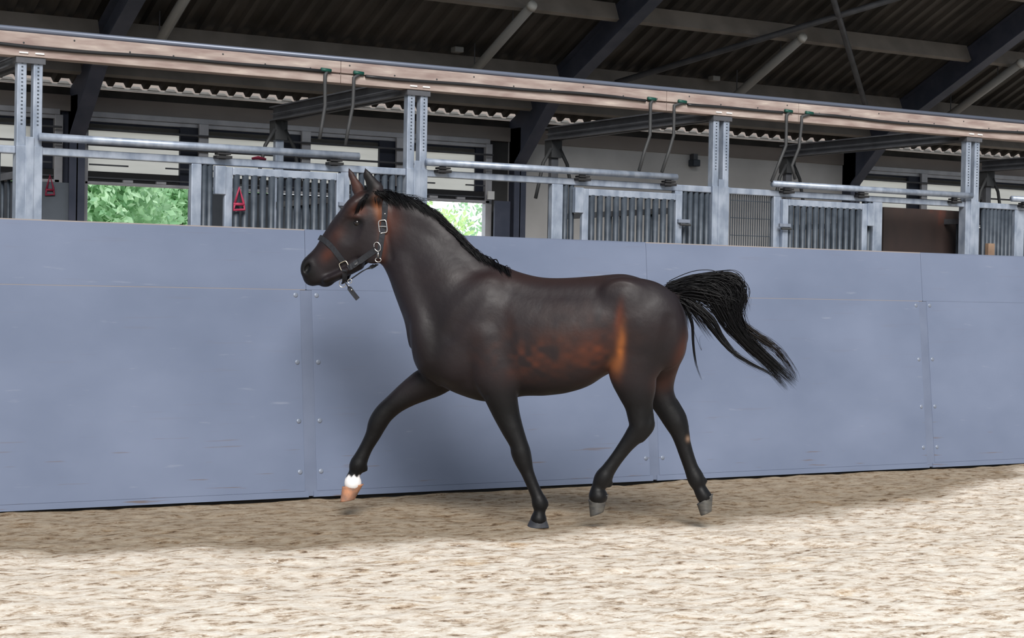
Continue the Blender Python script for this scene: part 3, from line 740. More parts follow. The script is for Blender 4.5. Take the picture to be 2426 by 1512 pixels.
# ---- trunk: lofted vertical slices following back and belly
TR = [ # px, top, bottom, half width (m), exponent
 (980, 752, 815, .075), (984, 738, 838, .110), (994, 716, 860, .135), (1015, 694, 890, .160), (1050, 668, 915, .190), (1100, 648, 938, .215), (1150, 640, 951, .232),
 (1200, 639, 949, .250), (1235, 651, 940, .268), (1300, 662, 937, .292), (1350, 662, 930, .300), (1400, 658, 913, .295), (1440, 655, 888, .280),
 (1480, 654, 872, .270), (1520, 665, 880, .262), (1560, 679, 880, .235), (1590, 694, 870, .200), (1612, 718, 852, .165), (1622, 742, 836, .125), (1628, 765, 815, .07)]
tu = np.array([L(a, (b+c)/2)[0] for a, b, c, d in TR]); tt = np.array([L(a, b)[1] for a, b, c, d in TR]); tb = np.array([L(a, c)[1] for a, b, c, d in TR]); tw = np.array([d for *_, d in TR])
def csp(x, X, Y):
    # monotone-ish cubic hermite
    dx = np.diff(X); m = np.diff(Y)/dx; g = np.zeros_like(Y); g[1:-1] = (m[:-1]*dx[1:]+m[1:]*dx[:-1])/(dx[1:]+dx[:-1]); g[0] = m[0]; g[-1] = m[-1]
    i = np.clip(np.searchsorted(X, x)-1, 0, len(X)-2); t = np.clip((x-X[i])/dx[i], 0, 1); H = dx[i]
    return (2*t**3-3*t**2+1)*Y[i]+(t**3-2*t**2+t)*H*g[i]+(-2*t**3+3*t**2)*Y[i+1]+(t**3-t**2)*H*g[i+1]
T_ = csp(GU, tu, tt); B_ = csp(GU, tu, tb); W_ = csp(GU, tu, tw)
C_ = ((T_+B_)/2)[:, None, None]; H_ = ((T_-B_)/2)[:, None, None]; Wd = W_[:, None, None]
over0 = np.maximum(tu[0]-GU, GU-tu[-1])[:, None, None]
vv = (GV[None, :, None]-C_)/H_; wwn = GW[None, None, :]/Wd
# narrower near the spine, fullest just below the middle
nar = 1+.16*np.clip(vv, 0, 1.2)**1.5
q = (np.abs(vv)**2.25+np.abs(wwn*nar)**2.25)**(1/2.25)
d = np.maximum((q-1)*np.minimum(H_, Wd)*.95, over0)
D = np.minimum(D, d.astype(np.float32))
del q, d, vv, wwn
D[:3] = np.maximum(D[:3], .02)

NF, FF, NH, FH = .125, -.125, .125, -.125
# ---- neck
chain([(905, 535, 0, 74, .33), (938, 550, 0, 82, .33), (972, 575, 0, 86, .36), (1003, 612, 0, 92, .40), (1035, 655, 0, 103, .46), (1072, 705, 0, 112, .58), (1110, 760, 0, 112, .72)], .05)
chain([(960, 500, 0, 26, .8), (1010, 524, 0, 26, .8), (1060, 566, 0, 26, .85), (1115, 616, 0, 24, 1.1), (1180, 654, 0, 22, 1.6)], .05)          # crest
chain([(1180, 658, 0, 20, 1.6), (1225, 672, 0, 20, 2.2), (1290, 686, 0, 20, 2.4), (1400, 684, 0, 22, 2.6), (1478, 676, 0, 20, 3.), (1540, 694, 0, 18, 2.2)], .05)
chain([(955, 630, 0, 18, 1.3), (974, 690, 0, 24, 1.6), (995, 745, 0, 31, 1.9), (1012, 800, 0, 36, 2.), (1028, 850, 0, 34, 2.)], .09)     # windpipe / breast line
# shoulder, breast, elbow
for s_ in (1, -1):
    ell(1120, 770, s_*.135, 62, 118, .10, .07, rot=-24)
    ell(1075, 850, s_*.125, 46, 52, .095, .06)
    ell(1020, 835, s_*.075, 34, 50, .075, .05)
    ell(1185, 885, s_*.155, 38, 50, .075, .05)
    ell(1520, 760, s_*.140, 95, 92, .135, .07)          # croup and thigh muscle
    ell(1575, 800, s_*.110, 50, 72, .105, .05, rot=8)
# ---- head
chain([(742, 640, 0, 30, .74), (762, 628, 0, 38, .62), (785, 610, 0, 45, .56), (812, 585, 0, 56, .54), (842, 555, 0, 64, .58), (868, 530, 0, 64, .58), (890, 512, 0, 58, .55)], .012, 4)
chain([(738, 628, 0, 22, .9), (764, 600, 0, 17, 1.1), (792, 562, 0, 16, 1.5), (818, 520, 0, 18, 2.), (842, 490, 0, 22, 2.1), (868, 472, 0, 22, 1.8), (895, 470, 0, 20, 1.6)], .02, 3)   # bridge of nose and forehead
for s_ in (1, -1):
    ell(884, 578, s_*.048, 44, 47, .046, .025)         # cheek
    ell(840, 515, s_*.078, 19, 11, .024, .02, rot=-35)     # brow
    ell(806, 578, s_*.060, 34, 6, .012, .02, rot=48)    # face crest
    ell(733, 635, s_*.036, 19, 25, .030, .02, rot=-20)         # nostril flare
    ell(755, 652, s_*.030, 24, 20, .030, .02)
ell(772, 667, 0, 19, 13, .038, .015, rot=10)           # lower lip and chin
ell(741, 661, 0, 21, 17, .045, .02)                     # upper lip
chain([(775, 664, 0, 11, 2.6), (812, 648, 0, 11, 2.8), (850, 628, 0, 12, 2.6)], .02)   # jaw bars
for s_ in (1, -1):
    ell(845, 528, s_*.112, 15, 10, .020, .012, rot=-20, cut=True)  # eye socket
    ell(727, 636, s_*.066, 7, 12, .026, .010, rot=-25, cut=True)  # nostril
    ell(828, 548, s_*.105, 22, 30, .022, .03, rot=-35, cut=True)
    cone(L(752, 676, s_*.070), L(790, 661, s_*.078), .006, .004, k=.008, cut=True)  # mouth line
    cone(L(900, 470, s_*.095), L(925, 610, s_*.085), .010, .012, k=.03, cut=True)  # groove behind the jaw
# ears
def ear(base, tip, wb, wt, wid, off):
    b0 = L(*base, wb); t0 = L(*tip, wt); m = b0+(t0-b0)*.42+np.array([off, 0, 0])
    cone(b0-(t0-b0)*.15, b0+(m-b0)*.5, .018, wid, .9, .75, .02); cone(b0+(m-b0)*.5, m, wid, wid*.95, .75, .6, .008); cone(m, b0+(t0-b0)*.8, wid*.95, wid*.5, .6, .6, .008); cone(b0+(t0-b0)*.8, t0, wid*.5, .004, .6, 1, .006)
ear((891, 484), (865, 398), .055, .064, .054, .026)
ear((862, 484), (825, 397), -.055, -.062, .040, .004)
cone(L(870, 462, .105), L(868, 430, .100), .012, .006, k=.01, cut=True)
cone(L(852, 462, -.018), L(836, 430, -.030), .011, .004, k=.01, cut=True)

# ---- near fore (standing)
chain([(1150, 800, .15, 52, .80), (1168, 870, .15, 55, .72), (1183, 925, NF+.02, 41, .80), (1198, 975, NF, 32, .88), (1213, 1015, NF, 26, .92), (1228, 1050, NF, 21.5, 1.), (1234, 1072, NF, 23, .95), (1240, 1092, NF, 20.5, .95),
       (1249, 1118, NF, 15.5, .95), (1262, 1150, NF, 14, .95), (1273, 1176, NF, 15, 1.), (1279, 1193, NF, 18.5, .95), (1279, 1206, NF, 14, 1.), (1277, 1220, NF, 14.5, 1.1), (1276, 1231, NF, 19, 1.05)], .022)
ell(1290, 1194, NF, 9, 9, .016, .012)
# ---- far fore (reaching)
chain([(1080, 850, -.13, 56, .8), (1035, 895, FF, 42, .85), (1000, 914, FF, 37, .85), (965, 935, FF, 30, .88), (935, 957, FF, 25, .95), (910, 980, FF, 24, .95), (895, 1003, FF, 23, .95), (884, 1030, FF, 18.5, .95),
       (868, 1060, FF, 16, .95), (855, 1086, FF, 18, .95), (848, 1102, FF, 20.5, .95), (842, 1117, FF, 15, 1.), (836, 1132, FF, 15.5, 1.1), (836, 1144, FF, 21, 1.05)], .022)
ell(864, 1110, FF, 8, 9, .015, .012)
# ---- near hind (swinging forward)
chain([(1520, 770, .12, 96, .52), (1508, 840, .14, 68, .62), (1500, 880, .145, 56, .66), (1507, 920, NH+.01, 45, .70), (1512, 955, NH, 33, .80), (1514, 985, NH, 27, .85), (1516, 1010, NH, 25, .85), (1504, 1030, NH, 22, .82),
       (1484, 1055, NH, 17.5, .85), (1461, 1086, NH, 15.5, .92), (1441, 1114, NH, 17, .95), (1429, 1133, NH, 20.5, .95), (1419, 1152, NH, 16, 1.), (1415, 1166, NH, 17, 1.1), (1417, 1176, NH, 22, 1.05)], .022)
chain([(1535, 960, NH, 10, 1.), (1540, 990, NH, 9.5, 1.), (1537, 1012, NH, 13, 1.), (1518, 1035, NH, 13, 1.)], .015)
ell(1444, 1146, NH, 8, 9, .015, .012)
# ---- far hind (pushing off)
chain([(1545, 810, -.12, 80, .60), (1552, 880, FH, 50, .75), (1560, 925, FH, 36, .8), (1578, 962, FH, 29, .85), (1598, 996, FH, 27, .85), (1610, 1022, FH, 22.5, .85), (1618, 1050, FH, 18.5, .9),
       (1628, 1082, FH, 17, .9), (1638, 1110, FH, 17, .95), (1649, 1135, FH, 20, .95), (1656, 1153, FH, 15.5, 1.), (1663, 1168, FH, 16.5, 1.1), (1669, 1178, FH, 17.5, 1.05)], .022)
chain([(1600, 955, FH, 8, 1.), (1616, 985, FH, 9, 1.), (1620, 1010, FH, 10, 1.)], .015)
ell(1668, 1140, FH, 8, 8, .015, .010)
# ---- dock of the tail
chain([(1570, 700, 0, 20, 1.), (1597, 697, 0, 15, 1.), (1625, 692, 0, 11, 1.), (1660, 690, 0, 8, 1.)], .03)
# ---- surface modelling: muscle hollows
for s_ in (1, -1):
    ell(1425, 690, s_*.308, 40, 16, .030, .06, rot=-20, cut=True)   # hollow before the hip
    cone(L(1458, 715, s_*.315), L(1450, 830, s_*.335), .018, .024, k=.07, cut=True)  # flank crease
    ell(1474, 692, s_*.20, 30, 22, .035, .10)                      # point of hip
    cone(L(1150, 668, s_*.30), L(1060, 790, s_*.30), .045, .055, k=.06, cut=True)  # in front of the shoulder blade
    cone(L(1188, 700, s_*.305), L(1205, 860, s_*.315), .045, .05, k=.04, cut=True)  # behind the shoulder
    pass   # jugular groove
    cone(L(1592, 760, s_*.285), L(1575, 880, s_*.26), .045, .055, k=.04, cut=True)   # hamstring line
    cone(L(1085, 880, s_*.24), L(1150, 940, s_*.215), .010, .012, k=.02, cut=True)   # pectoral fold
cone(L(1005, 800, 0), L(1040, 905, 0), .028, .02, k=.03, cut=False)

# ---- surface nets
def surface_nets(D):
    ins = D < 0
    n0, n1, n2 = D.shape
    cnt = np.zeros((n0-1, n1-1, n2-1), np.uint8)
    for a in (0, 1):
        for b in (0, 1):
            for c in (0, 1): cnt += ins[a:n0-1+a, b:n1-1+b, c:n2-1+c]
    act = np.argwhere((cnt > 0) & (cnt < 8)); ids = np.full((n0-1, n1-1, n2-1), -1, np.int32); ids[tuple(act.T)] = np.arange(len(act))
    acc = np.zeros((len(act), 3)); nn = np.zeros(len(act))
    cs = [(a, b, c) for a in (0, 1) for b in (0, 1) for c in (0, 1)]
    for p in cs:
        for ax in range(3):
            if p[ax] == 0:
                q = list(p); q[ax] = 1
                vp = D[tuple((act+p).T)]; vq = D[tuple((act+q).T)]; m = (vp < 0) != (vq < 0)
                t = np.where(m, vp/(vp-vq+1e-12), 0); pos = np.array(p, float)[None, :].repeat(len(act), 0); pos[:, ax] = t
                acc[m] += pos[m]; nn[m] += 1
    V = act+acc/nn[:, None]
    F = []
    for ax in range(3):
        s1 = [slice(None)]*3; s2 = [slice(None)]*3; s1[ax] = slice(0, -1); s2[ax] = slice(1, None)
        e = np.argwhere(ins[tuple(s1)] != ins[tuple(s2)])
        b, c = (ax+1) % 3, (ax+2) % 3
        e = e[(e[:, b] > 0) & (e[:, c] > 0) & (e[:, b] < D.shape[b]-1) & (e[:, c] < D.shape[c]-1)]
        def cell(db, dc):
            q = e.copy(); q[:, b] -= db; q[:, c] -= dc; return ids[tuple(q.T)]
        f = np.stack([cell(1, 1), cell(0, 1), cell(0, 0), cell(1, 0)], -1)
        fl_ = ins[tuple(e.T)]; f[~fl_] = f[~fl_][:, ::-1]; F.append(f)
    F = np.concatenate(F); return V, F[(F >= 0).all(1)]
Vh, Fh = surface_nets(D)
def smooth(V, F, it, lam=.5):
    a = np.concatenate([F[:, [0, 1]], F[:, [1, 2]], F[:, [2, 3]], F[:, [3, 0]]]); a = np.concatenate([a, a[:, ::-1]])
    deg = np.bincount(a[:, 0], minlength=len(V))[:, None]
    for k in range(it):
        for l in (lam, -lam*1.02):
            s = np.stack([np.bincount(a[:, 0], weights=V[a[:, 1], j], minlength=len(V)) for j in range(3)], -1)/np.maximum(deg, 1)
            V = V+l*(s-V)
    return V
Vh = smooth(Vh, Fh, 14)
Ql = lo+Vh*h                                      # local coordinates
# keep the biggest connected surface only
# near-side height field (for the halter and the hair)
TOPW = np.full(N[:2], np.nan, np.float32)
for k_ in range(N[2]):
    m_ = D[:, :, k_] < 0; TOPW[m_] = GW[k_]
def topw(u, v):
    i = int(round((u-lo[0])/h)); j = int(round((v-lo[1])/h))
    if 0 <= i < N[0] and 0 <= j < N[1]: return float(TOPW[i, j])
    return float('nan')
def surf(px, py, off=.004, w0=.08):
    w = w0
    for _ in range(6):
        q = L(px, py, w); t = topw(q[0], q[1])
        if math.isnan(t): return L(px, py, w)+np.array([0, 0, off])
        w = .5*w+.5*t
    q = L(px, py, w); return np.array([q[0], q[1], w+off])

WV = toworld(Ql)
me = np_mesh('horse_body', WV, Fh, mat('coat', (.03, .02, .018), .42))
M_coat = me.materials[0]

# coat colouring (bay: black points, tan flank and muzzle patches; chest groove shade painted in), stored per vertex
rel = WV-CAM; zc = rel@fw
PXX = CX+F_PX*(rel@rt)/zc; PYY = CY-F_PX*(rel@up)/zc
def blob(x, y, rx, ry, rot=0, pw=1.):
    c, s = math.cos(R(rot)), math.sin(R(rot)); dx, dy = PXX-x, PYY-y
    a = (c*dx+s*dy)/rx; b = (-s*dx+c*dy)/ry; return np.exp(-(a*a+b*b)*pw)
def n3(P, s, seed):
    return vnoise(P[:, 0]*.9+P[:, 2]*.37, P[:, 1]+P[:, 2]*.71, s, seed)
base = np.array([.0140, .0105, .0125]); black = np.array([.0036, .0036, .0043]); tan = np.array([.30, .098, .026]); red = np.array([.095, .027, .014]); brown = np.array([.031, .0160, .0135])
Cc = np.tile(base, (len(WV), 1))
def lay(col, a):
    global Cc
    a = np.clip(a, 0, 1)[:, None]; Cc = Cc*(1-a)+col*a
nz = n3(Ql, .09, 11)*1.1+n3(Ql, .04, 12)*.9
lay(brown, (blob(1330, 810, 180, 85)*.8)*(.7+nz*.8)); lay(red, blob(1280, 845, 90, 38)*(.18+nz*.8)); lay(red, blob(1415, 835, 45, 55, -10)*(.50+nz*.8))
pass; lay(brown, blob(1320, 655, 200, 22)*.8)
lay(tan, blob(1470, 822, 10, 46, 4)*.95*(.85+nz*.6)); lay(tan, blob(1458, 862, 16, 24, 20)*.45); lay(red, blob(1466, 755, 9, 36, 8)*.75)
lay(red, blob(1615, 840, 16, 60, 22)*.55); lay(red, blob(1570, 905, 20, 30, 30)*.45)
lay(red, blob(852, 498, 22, 17, -25)*.75); lay(red, blob(909, 560, 11, 66, 5)*.75); lay(tan, blob(893, 490, 10, 34, -15)*.55); lay(red, blob(776, 603, 13, 20, 40)*.5)
lay(red, blob(925, 520, 26, 40, -10)*.4); lay(red, blob(847, 440, 12, 26, -25)*.7)
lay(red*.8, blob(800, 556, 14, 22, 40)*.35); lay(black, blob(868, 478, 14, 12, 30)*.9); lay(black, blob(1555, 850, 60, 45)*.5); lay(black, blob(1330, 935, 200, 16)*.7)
lay(black, blob(727, 640, 22, 36, -20)*1.1); lay(black, blob(770, 672, 26, 12)*.8); lay(black, blob(846, 527, 22, 13, -20)*1.1); lay(black, blob(872, 436, 20, 46, -10)*1.2*(Ql[:, 2] > .01)); lay(brown, blob(845, 440, 18, 40)*.5)
lay(black, blob(1030, 820, 34, 120, 8)*.55)  # shade of the chest groove, painted into the coat colour
leg = np.clip((PYY-895)/75, 0, 1)*(1-np.exp(-((PXX-1330)/70.)**4)*(PYY < 950)); lay(black, leg*.9)
lay(black, np.clip((PYY-930)/40, 0, 1)*.95)
lay(brown, blob(985, 965, 40, 12, -25)*.4)
wht = np.clip((PYY-1127-3*np.sin(PXX*.5))/3, 0, 1)*(PXX < 880)*(PXX > 790); lay(np.array([.78, .76, .76]), wht)
lay(np.array([.20, .13, .09]), blob(1630, 1040, 5, 7)*(Ql[:, 2] < 0)*.9)
ca_ = me.color_attributes.new('coat', 'FLOAT_COLOR', 'POINT'); ca_.data.foreach_set('color', np.concatenate([Cc, np.ones((len(Cc), 1))], 1).astype(np.float32).ravel())
b = M_coat.node_tree.nodes['Principled BSDF']
at_ = nd(M_coat, 'ShaderNodeAttribute'); at_.attribute_name = 'coat'; ln(M_coat, at_.outputs['Color'], b.inputs['Base Color'])
b.inputs['Roughness'].default_value = .46; b.inputs['Specular IOR Level'].default_value = .23
b.inputs['Sheen Weight'].default_value = .03; b.inputs['Sheen Roughness'].default_value = .4; b.inputs['Sheen Tint'].default_value = (.75, .8, 1, 1)
nf = nd(M_coat, 'ShaderNodeTexNoise'); nf.inputs['Scale'].default_value = 7; nf.inputs['Detail'].default_value = 4
nrm = nd(M_coat, 'ShaderNodeMapRange'); nrm.inputs[1].default_value = .3; nrm.inputs[2].default_value = .7; nrm.inputs[3].default_value = .42; nrm.inputs[4].default_value = .60
tcx = nd(M_coat, 'ShaderNodeTexCoord'); ln(M_coat, tcx.outputs['Object'], nf.inputs[0]); ln(M_coat, nf.outputs[0], nrm.inputs[0]); ln(M_coat, nrm.outputs[0], b.inputs['Roughness'])
bp = nd(M_coat, 'ShaderNodeBump'); bp.inputs['Strength'].default_value = .25; bp.inputs['Distance'].default_value = .012
nf2 = nd(M_coat, 'ShaderNodeTexNoise'); nf2.inputs['Scale'].default_value = 14; nf2.inputs['Detail'].default_value = 5; ln(M_coat, tcx.outputs['Object'], nf2.inputs[0])
ln(M_coat, nf2.outputs[0], bp.inputs['Height']); ln(M_coat, bp.outputs[0], b.inputs['Normal'])

horse = empty('horse', tuple(toworld(np.array([0, 0, 0.]))), 'dark bay horse trotting to the left along the boards, white near its front hoof', 'horse')
body = bpy.data.objects.new('body', me); COL.objects.link(body)
def adopt(o, p=horse): o.parent = p; o.matrix_parent_inverse = Matrix.Translation(-p.location); return o
adopt(body)

# ---- hooves
M_hoofg = mottled('grey_hoof', (.035, .035, .036), (.085, .08, .07), 14, .5, 0, (1, 1, 3))
M_hoofd = mottled('dark_hoof', (.020, .022, .028), (.045, .048, .058), 14, .5)
M_hoofp = mottled('pale_striped_hoof', (.48, .22, .12), (.20, .12, .09), 16, .5, 0, (1, 1, 1), c3=(.55, .30, .18))
def hoof(c0, c1, g0, g1, w, m, label=None, wid=.052):
    """coronet front/back pixels c0,c1 ; ground front/back pixels g0,g1"""
    n = 20; rings = []
    for t in (0, .12, .5, .92, 1.0, 1.0):
        a = L(c0[0]+(g0[0]-c0[0])*t, c0[1]+(g0[1]-c0[1])*t, w); b_ = L(c1[0]+(g1[0]-c1[0])*t, c1[1]+(g1[1]-c1[1])*t, w)
        c = (a+b_)/2; half = (a-b_)/2; sh = 1. if len(rings) < 5 else .75
        g = (1.04 if t == .0 else 1.0)
        ring = []
        for k in range(n):
            th = 2*math.pi*k/n; ring.append(c+half*math.cos(th)*sh*g+np.array([0, 0, 1])*math.sin(th)*wid*(1+.12*t)*sh*(1-.12*(math.cos(th) < 0)*abs(math.cos(th))))
        rings.append(ring)
    V = [toworld(p) for r_ in rings for p in r_]; mb = MB()
    fs = [(i*n+k, i*n+(k+1) % n, (i+1)*n+(k+1) % n, (i+1)*n+k) for i in range(len(rings)-1) for k in range(n)]
    fs += [tuple(range(n))[::-1], tuple((len(rings)-1)*n+k for k in range(n))]
    mb.add(V, fs); o = mb.build('hoof', m, None, smooth=True); adopt(o)
    if label: o['label'] = label
    return o
hoof((1258, 1227), (1294, 1230), (1247, 1250), (1301, 1250), NF, M_hoofd, None, .050)
hoof((811, 1153), (861, 1147), (806, 1189), (840, 1184), FF, M_hoofp, 'pale orange striped hoof', .052)
hoof((1394, 1184), (1441, 1172), (1398, 1224), (1430, 1213), NH, M_hoofg, None, .050)
hoof((1651, 1195), (1689, 1170), (1660, 1222), (1686, 1211), FH, M_hoofg, None, .048)
# eyes
for s_ in (1, -1):
    q = surf(845, 528, -.014); q[2] *= s_
    if s_ < 0: q = np.array([q[0], q[1], q[2]])
    bm = bmesh.new(); bmesh.ops.create_uvsphere(bm, u_segments=16, v_segments=10, radius=.026); m_ = bpy.data.meshes.new('eye'); bm.to_mesh(m_); bm.free()
    for p in m_.polygons: p.use_smooth = True
    m_.materials.append(bpy.data.materials.get('eye_dark') or mat('eye_dark', (.006, .004, .004), .06)); o = bpy.data.objects.new('eye', m_); COL.objects.link(o); o.location = toworld(q); adopt(o)

# ---- hair: tapered ribbons-of-tube strands
M_hair = mat('black_hair', (.0045, .0045, .006), .45); bh = M_hair.node_tree.nodes['Principled BSDF']; bh.inputs['Specular IOR Level'].default_value = .22
M_hairb = mat('brown_black_hair', (.010, .0065, .006), .5, spec=.25)
def spl(P, n):
    P = np.asarray(P, float); out = []
    for i in range(len(P)-1):
        p0, p1, p2, p3 = P[max(i-1, 0)], P[i], P[i+1], P[min(i+2, len(P)-1)]
        for j in range(n):
            t = j/n; out.append(.5*((2*p1)+(-p0+p2)*t+(2*p0-5*p1+4*p2-p3)*t*t+(-p0+3*p1-3*p2+p3)*t**3))
    out.append(P[-1]); return np.array(out)
def strands(name, guides, m, seed, parent=horse, join=None):
    """guides: list of (path in local coords (k,3), count, spread start/mid/end (m), strand radius)"""
    rs = np.random.RandomState(seed); AV = []; AF = []; base_ = 0
    for P, cnt, sp, rad in guides:
        P = spl(P, 4); n = len(P); t = np.linspace(0, 1, n)
        sprd = np.interp(t, np.linspace(0, 1, len(sp)), sp)
        for c in range(cnt):
            g = rs.normal(size=3)*np.array([.5, .5, .55]); wob = rs.normal(size=3)*.18; ln_ = rs.uniform(.72, 1.0); nn_ = max(5, int(n*ln_))
            ph = rs.uniform(0, 6.28)
            Q = P[:nn_]+(g[None, :]+wob[None, :]*np.sin(t[:nn_, None]*5+ph))*sprd[:nn_, None]
            r = rad*rs.uniform(.7, 1.3)*np.clip((1-np.linspace(0, 1, nn_)**2.5), .06, 1)
            d = np.gradient(Q, axis=0); d /= np.linalg.norm(d, axis=1)[:, None]+1e-9
            a = np.cross(d, np.array([0, 0, 1.])); a /= np.linalg.norm(a, axis=1)[:, None]+1e-9; b2 = np.cross(d, a)
            ring = np.stack([Q+(a*math.cos(x)+b2*math.sin(x))*r[:, None] for x in (0, 2.094, 4.189)], 1)   # nn,3,3
            AV.append(ring.reshape(-1, 3)); i = np.arange(nn_-1)[:, None]*3
            for k in range(3):
                AF.append(base_+np.concatenate([i+k, i+(k+1) % 3, i+3+(k+1) % 3, i+3+k], 1))
            base_ += nn_*3
    V = toworld(np.concatenate(AV)); Fc = np.concatenate(AF)
    o = bpy.data.objects.new(name, np_mesh(name, V, Fc, m)); COL.objects.link(o); return adopt(o)
def LP(pts, w=0.0):
    return [L(p[0], p[1], p[2] if len(p) > 2 else w) for p in pts]
# tail
tg = []
tops = [((1588, 684), (1650, 664), (1705, 661), (1740, 668), (1756, 695), (1745, 740), (1760, 785), (1810, 840), (1862, 885), (1886, 906)),
        ((1590, 686), (1645, 672), (1695, 675), (1725, 700), (1735, 740), (1765, 800), (1820, 855), (1870, 900), (1884, 914)),
        ((1590, 690), (1640, 685), (1685, 700), (1712, 735), (1735, 775), (1775, 820), (1815, 862), (1850, 905), (1868, 928))]
tg.append((LP(tops[0]), 230, (.030, .030, .045, .050, .045, .030, .028, .030), .0028))
tg.append((LP(tops[1]), 230, (.030, .045, .055, .060, .045, .028, .028, .034), .0028))
tg.append((LP(tops[2]), 200, (.030, .045, .050, .045, .030, .022, .018, .014), .0028))
tg.append((LP(((1592, 692), (1640, 700), (1680, 725), (1712, 750), (1722, 700), (1745, 690))), 10, (.02, .05, .05, .04), .0028))
tg.append((LP(((1590, 690), (1650, 690), (1700, 700), (1735, 715), (1742, 745))), 240, (.028, .055, .065, .060, .040), .003))
tg.append((LP(((1600, 695), (1640, 720), (1680, 770), (1725, 825), (1775, 860), (1830, 890), (1866, 928))), 46, (.022, .022, .014, .012, .012, .010), .0028))
tg.append((LP(((1600, 694), (1650, 722), (1690, 760), (1712, 800), (1745, 840), (1790, 868), (1835, 893))), 46, (.022, .024, .016, .012, .012, .012), .0028))
tg.append((LP(((1596, 695), (1622, 720), (1640, 765), (1643, 815), (1650, 865), (1666, 906))), 34, (.018, .016, .008, .006, .006, .006), .0024))
tg.append((LP(((1594, 697), (1612, 715), (1626, 745), (1634, 790))), 22, (.014, .012, .010, .010), .0024))
tg.append((LP(((1600, 697), (1630, 725), (1665, 775), (1690, 812))), 40, (.02, .02, .022, .02), .0024))
strands('tail', tg, M_hair, 5)['label'] = 'long black tail streaming out behind'
tg = [(LP(((1745, 740), (1775, 790), (1825, 812), (1866, 862))), 26, (.02, .024, .03, .03), .0016),
      (LP(((1740, 760), (1790, 795), (1840, 830), (1878, 880), (1886, 905))), 60, (.03, .03, .03, .026, .02), .0018),
      (LP(((1735, 745), (1785, 778), (1835, 814), (1876, 808))), 3, (.012, .01, .012), .0009),
      (LP(((1640, 780), (1660, 830), (1655, 800), (1675, 790))), 2, (.008, .008, .01), .0008),
      (LP(((1745, 690), (1768, 715), (1772, 745))), 26, (.03, .03, .03), .0012)]
strands('tail_tips', tg, M_hairb, 6)
# mane: rooted along the crest, swept back and down over the near side
mg = []; rs = np.random.RandomState(9)
crest = [(884, 455), (905, 458), (935, 464), (965, 472), (995, 488), (1025, 512), (1055, 545), (1085, 573), (1110, 592), (1140, 608), (1170, 624), (1200, 640)]
cr_ = spl(np.array(crest, float), 9)
for i, c in enumerate(cr_):
    f = i/len(cr_); ln_ = (52 if f < .2 else 66 if f < .55 else 44*(1-f)/.45+16)*rs.uniform(.8, 1.15)
    d = np.array([.88, .42]) if f < .6 else np.array([.86, .50])
    nrm_ = np.array([d[1], -d[0]])
    lift = rs.uniform(2, 10)*(1-f*.8)
    p0 = c+np.array([-4, 3.]); p1 = c+d*ln_*.35+nrm_*lift; p2 = c+d*ln_*.75+nrm_*lift*.5+np.array([0, 6.]); p3 = c+d*ln_+np.array([0, 12.+6*(1-f)])
    P = [L(p0[0], p0[1], .004), L(p1[0], p1[1], .028), L(p2[0], p2[1], .048+.02*(1-f)), L(p3[0], p3[1], .060+.03*(1-f))]
    # lie on the neck
    for q in P[1:]:
        t = topw(q[0], q[1])
        if not math.isnan(t) and t > q[2]-.004: q[2] = min(t+.010, .16)
    mg.append((P, 13, (.014, .018, .016, .012), .0022))
strands('mane', mg, M_hair, 8)['label'] = 'black mane blown back along the crest'
fg = []
for k in range(7):
    x = 858+5*k
    fg.append((LP(((892, 452, -.01+.006*k), (x+14, 440+rs.uniform(-6, 6), .01), (x-2, 458+2*k, .03), (x-8, 474+3*k, .05+.004*k))), 12, (.006, .010, .010, .006), .0018))
for k in range(5):
    fg.append(([L(886, 450, .02), surf(888+3*k, 470, .006), surf(892+3*k, 490+4*k, .004)], 8, (.008, .010, .008), .0018))
for k in range(9):
    fg.append(([L(884, 452, -.005+.004*k), surf(872-2*k, 464+1.5*k, .014, .06), surf(866-3*k+rs.uniform(-2, 2), 480+3.5*k, .007, .06), surf(862-3*k, 492+3.5*k, .003, .06)], 10, (.008, .010, .007, .005), .0018))
for k in range(6):
    x = 930+12*k; fg.append((LP(((x, 468+3*k), (x+14, 458+3*k), (x+34, 462+3*k), (x+44, 474+3*k))), 6, (.010, .014, .014, .01), .0013))
strands('forelock', fg, M_hair, 10)

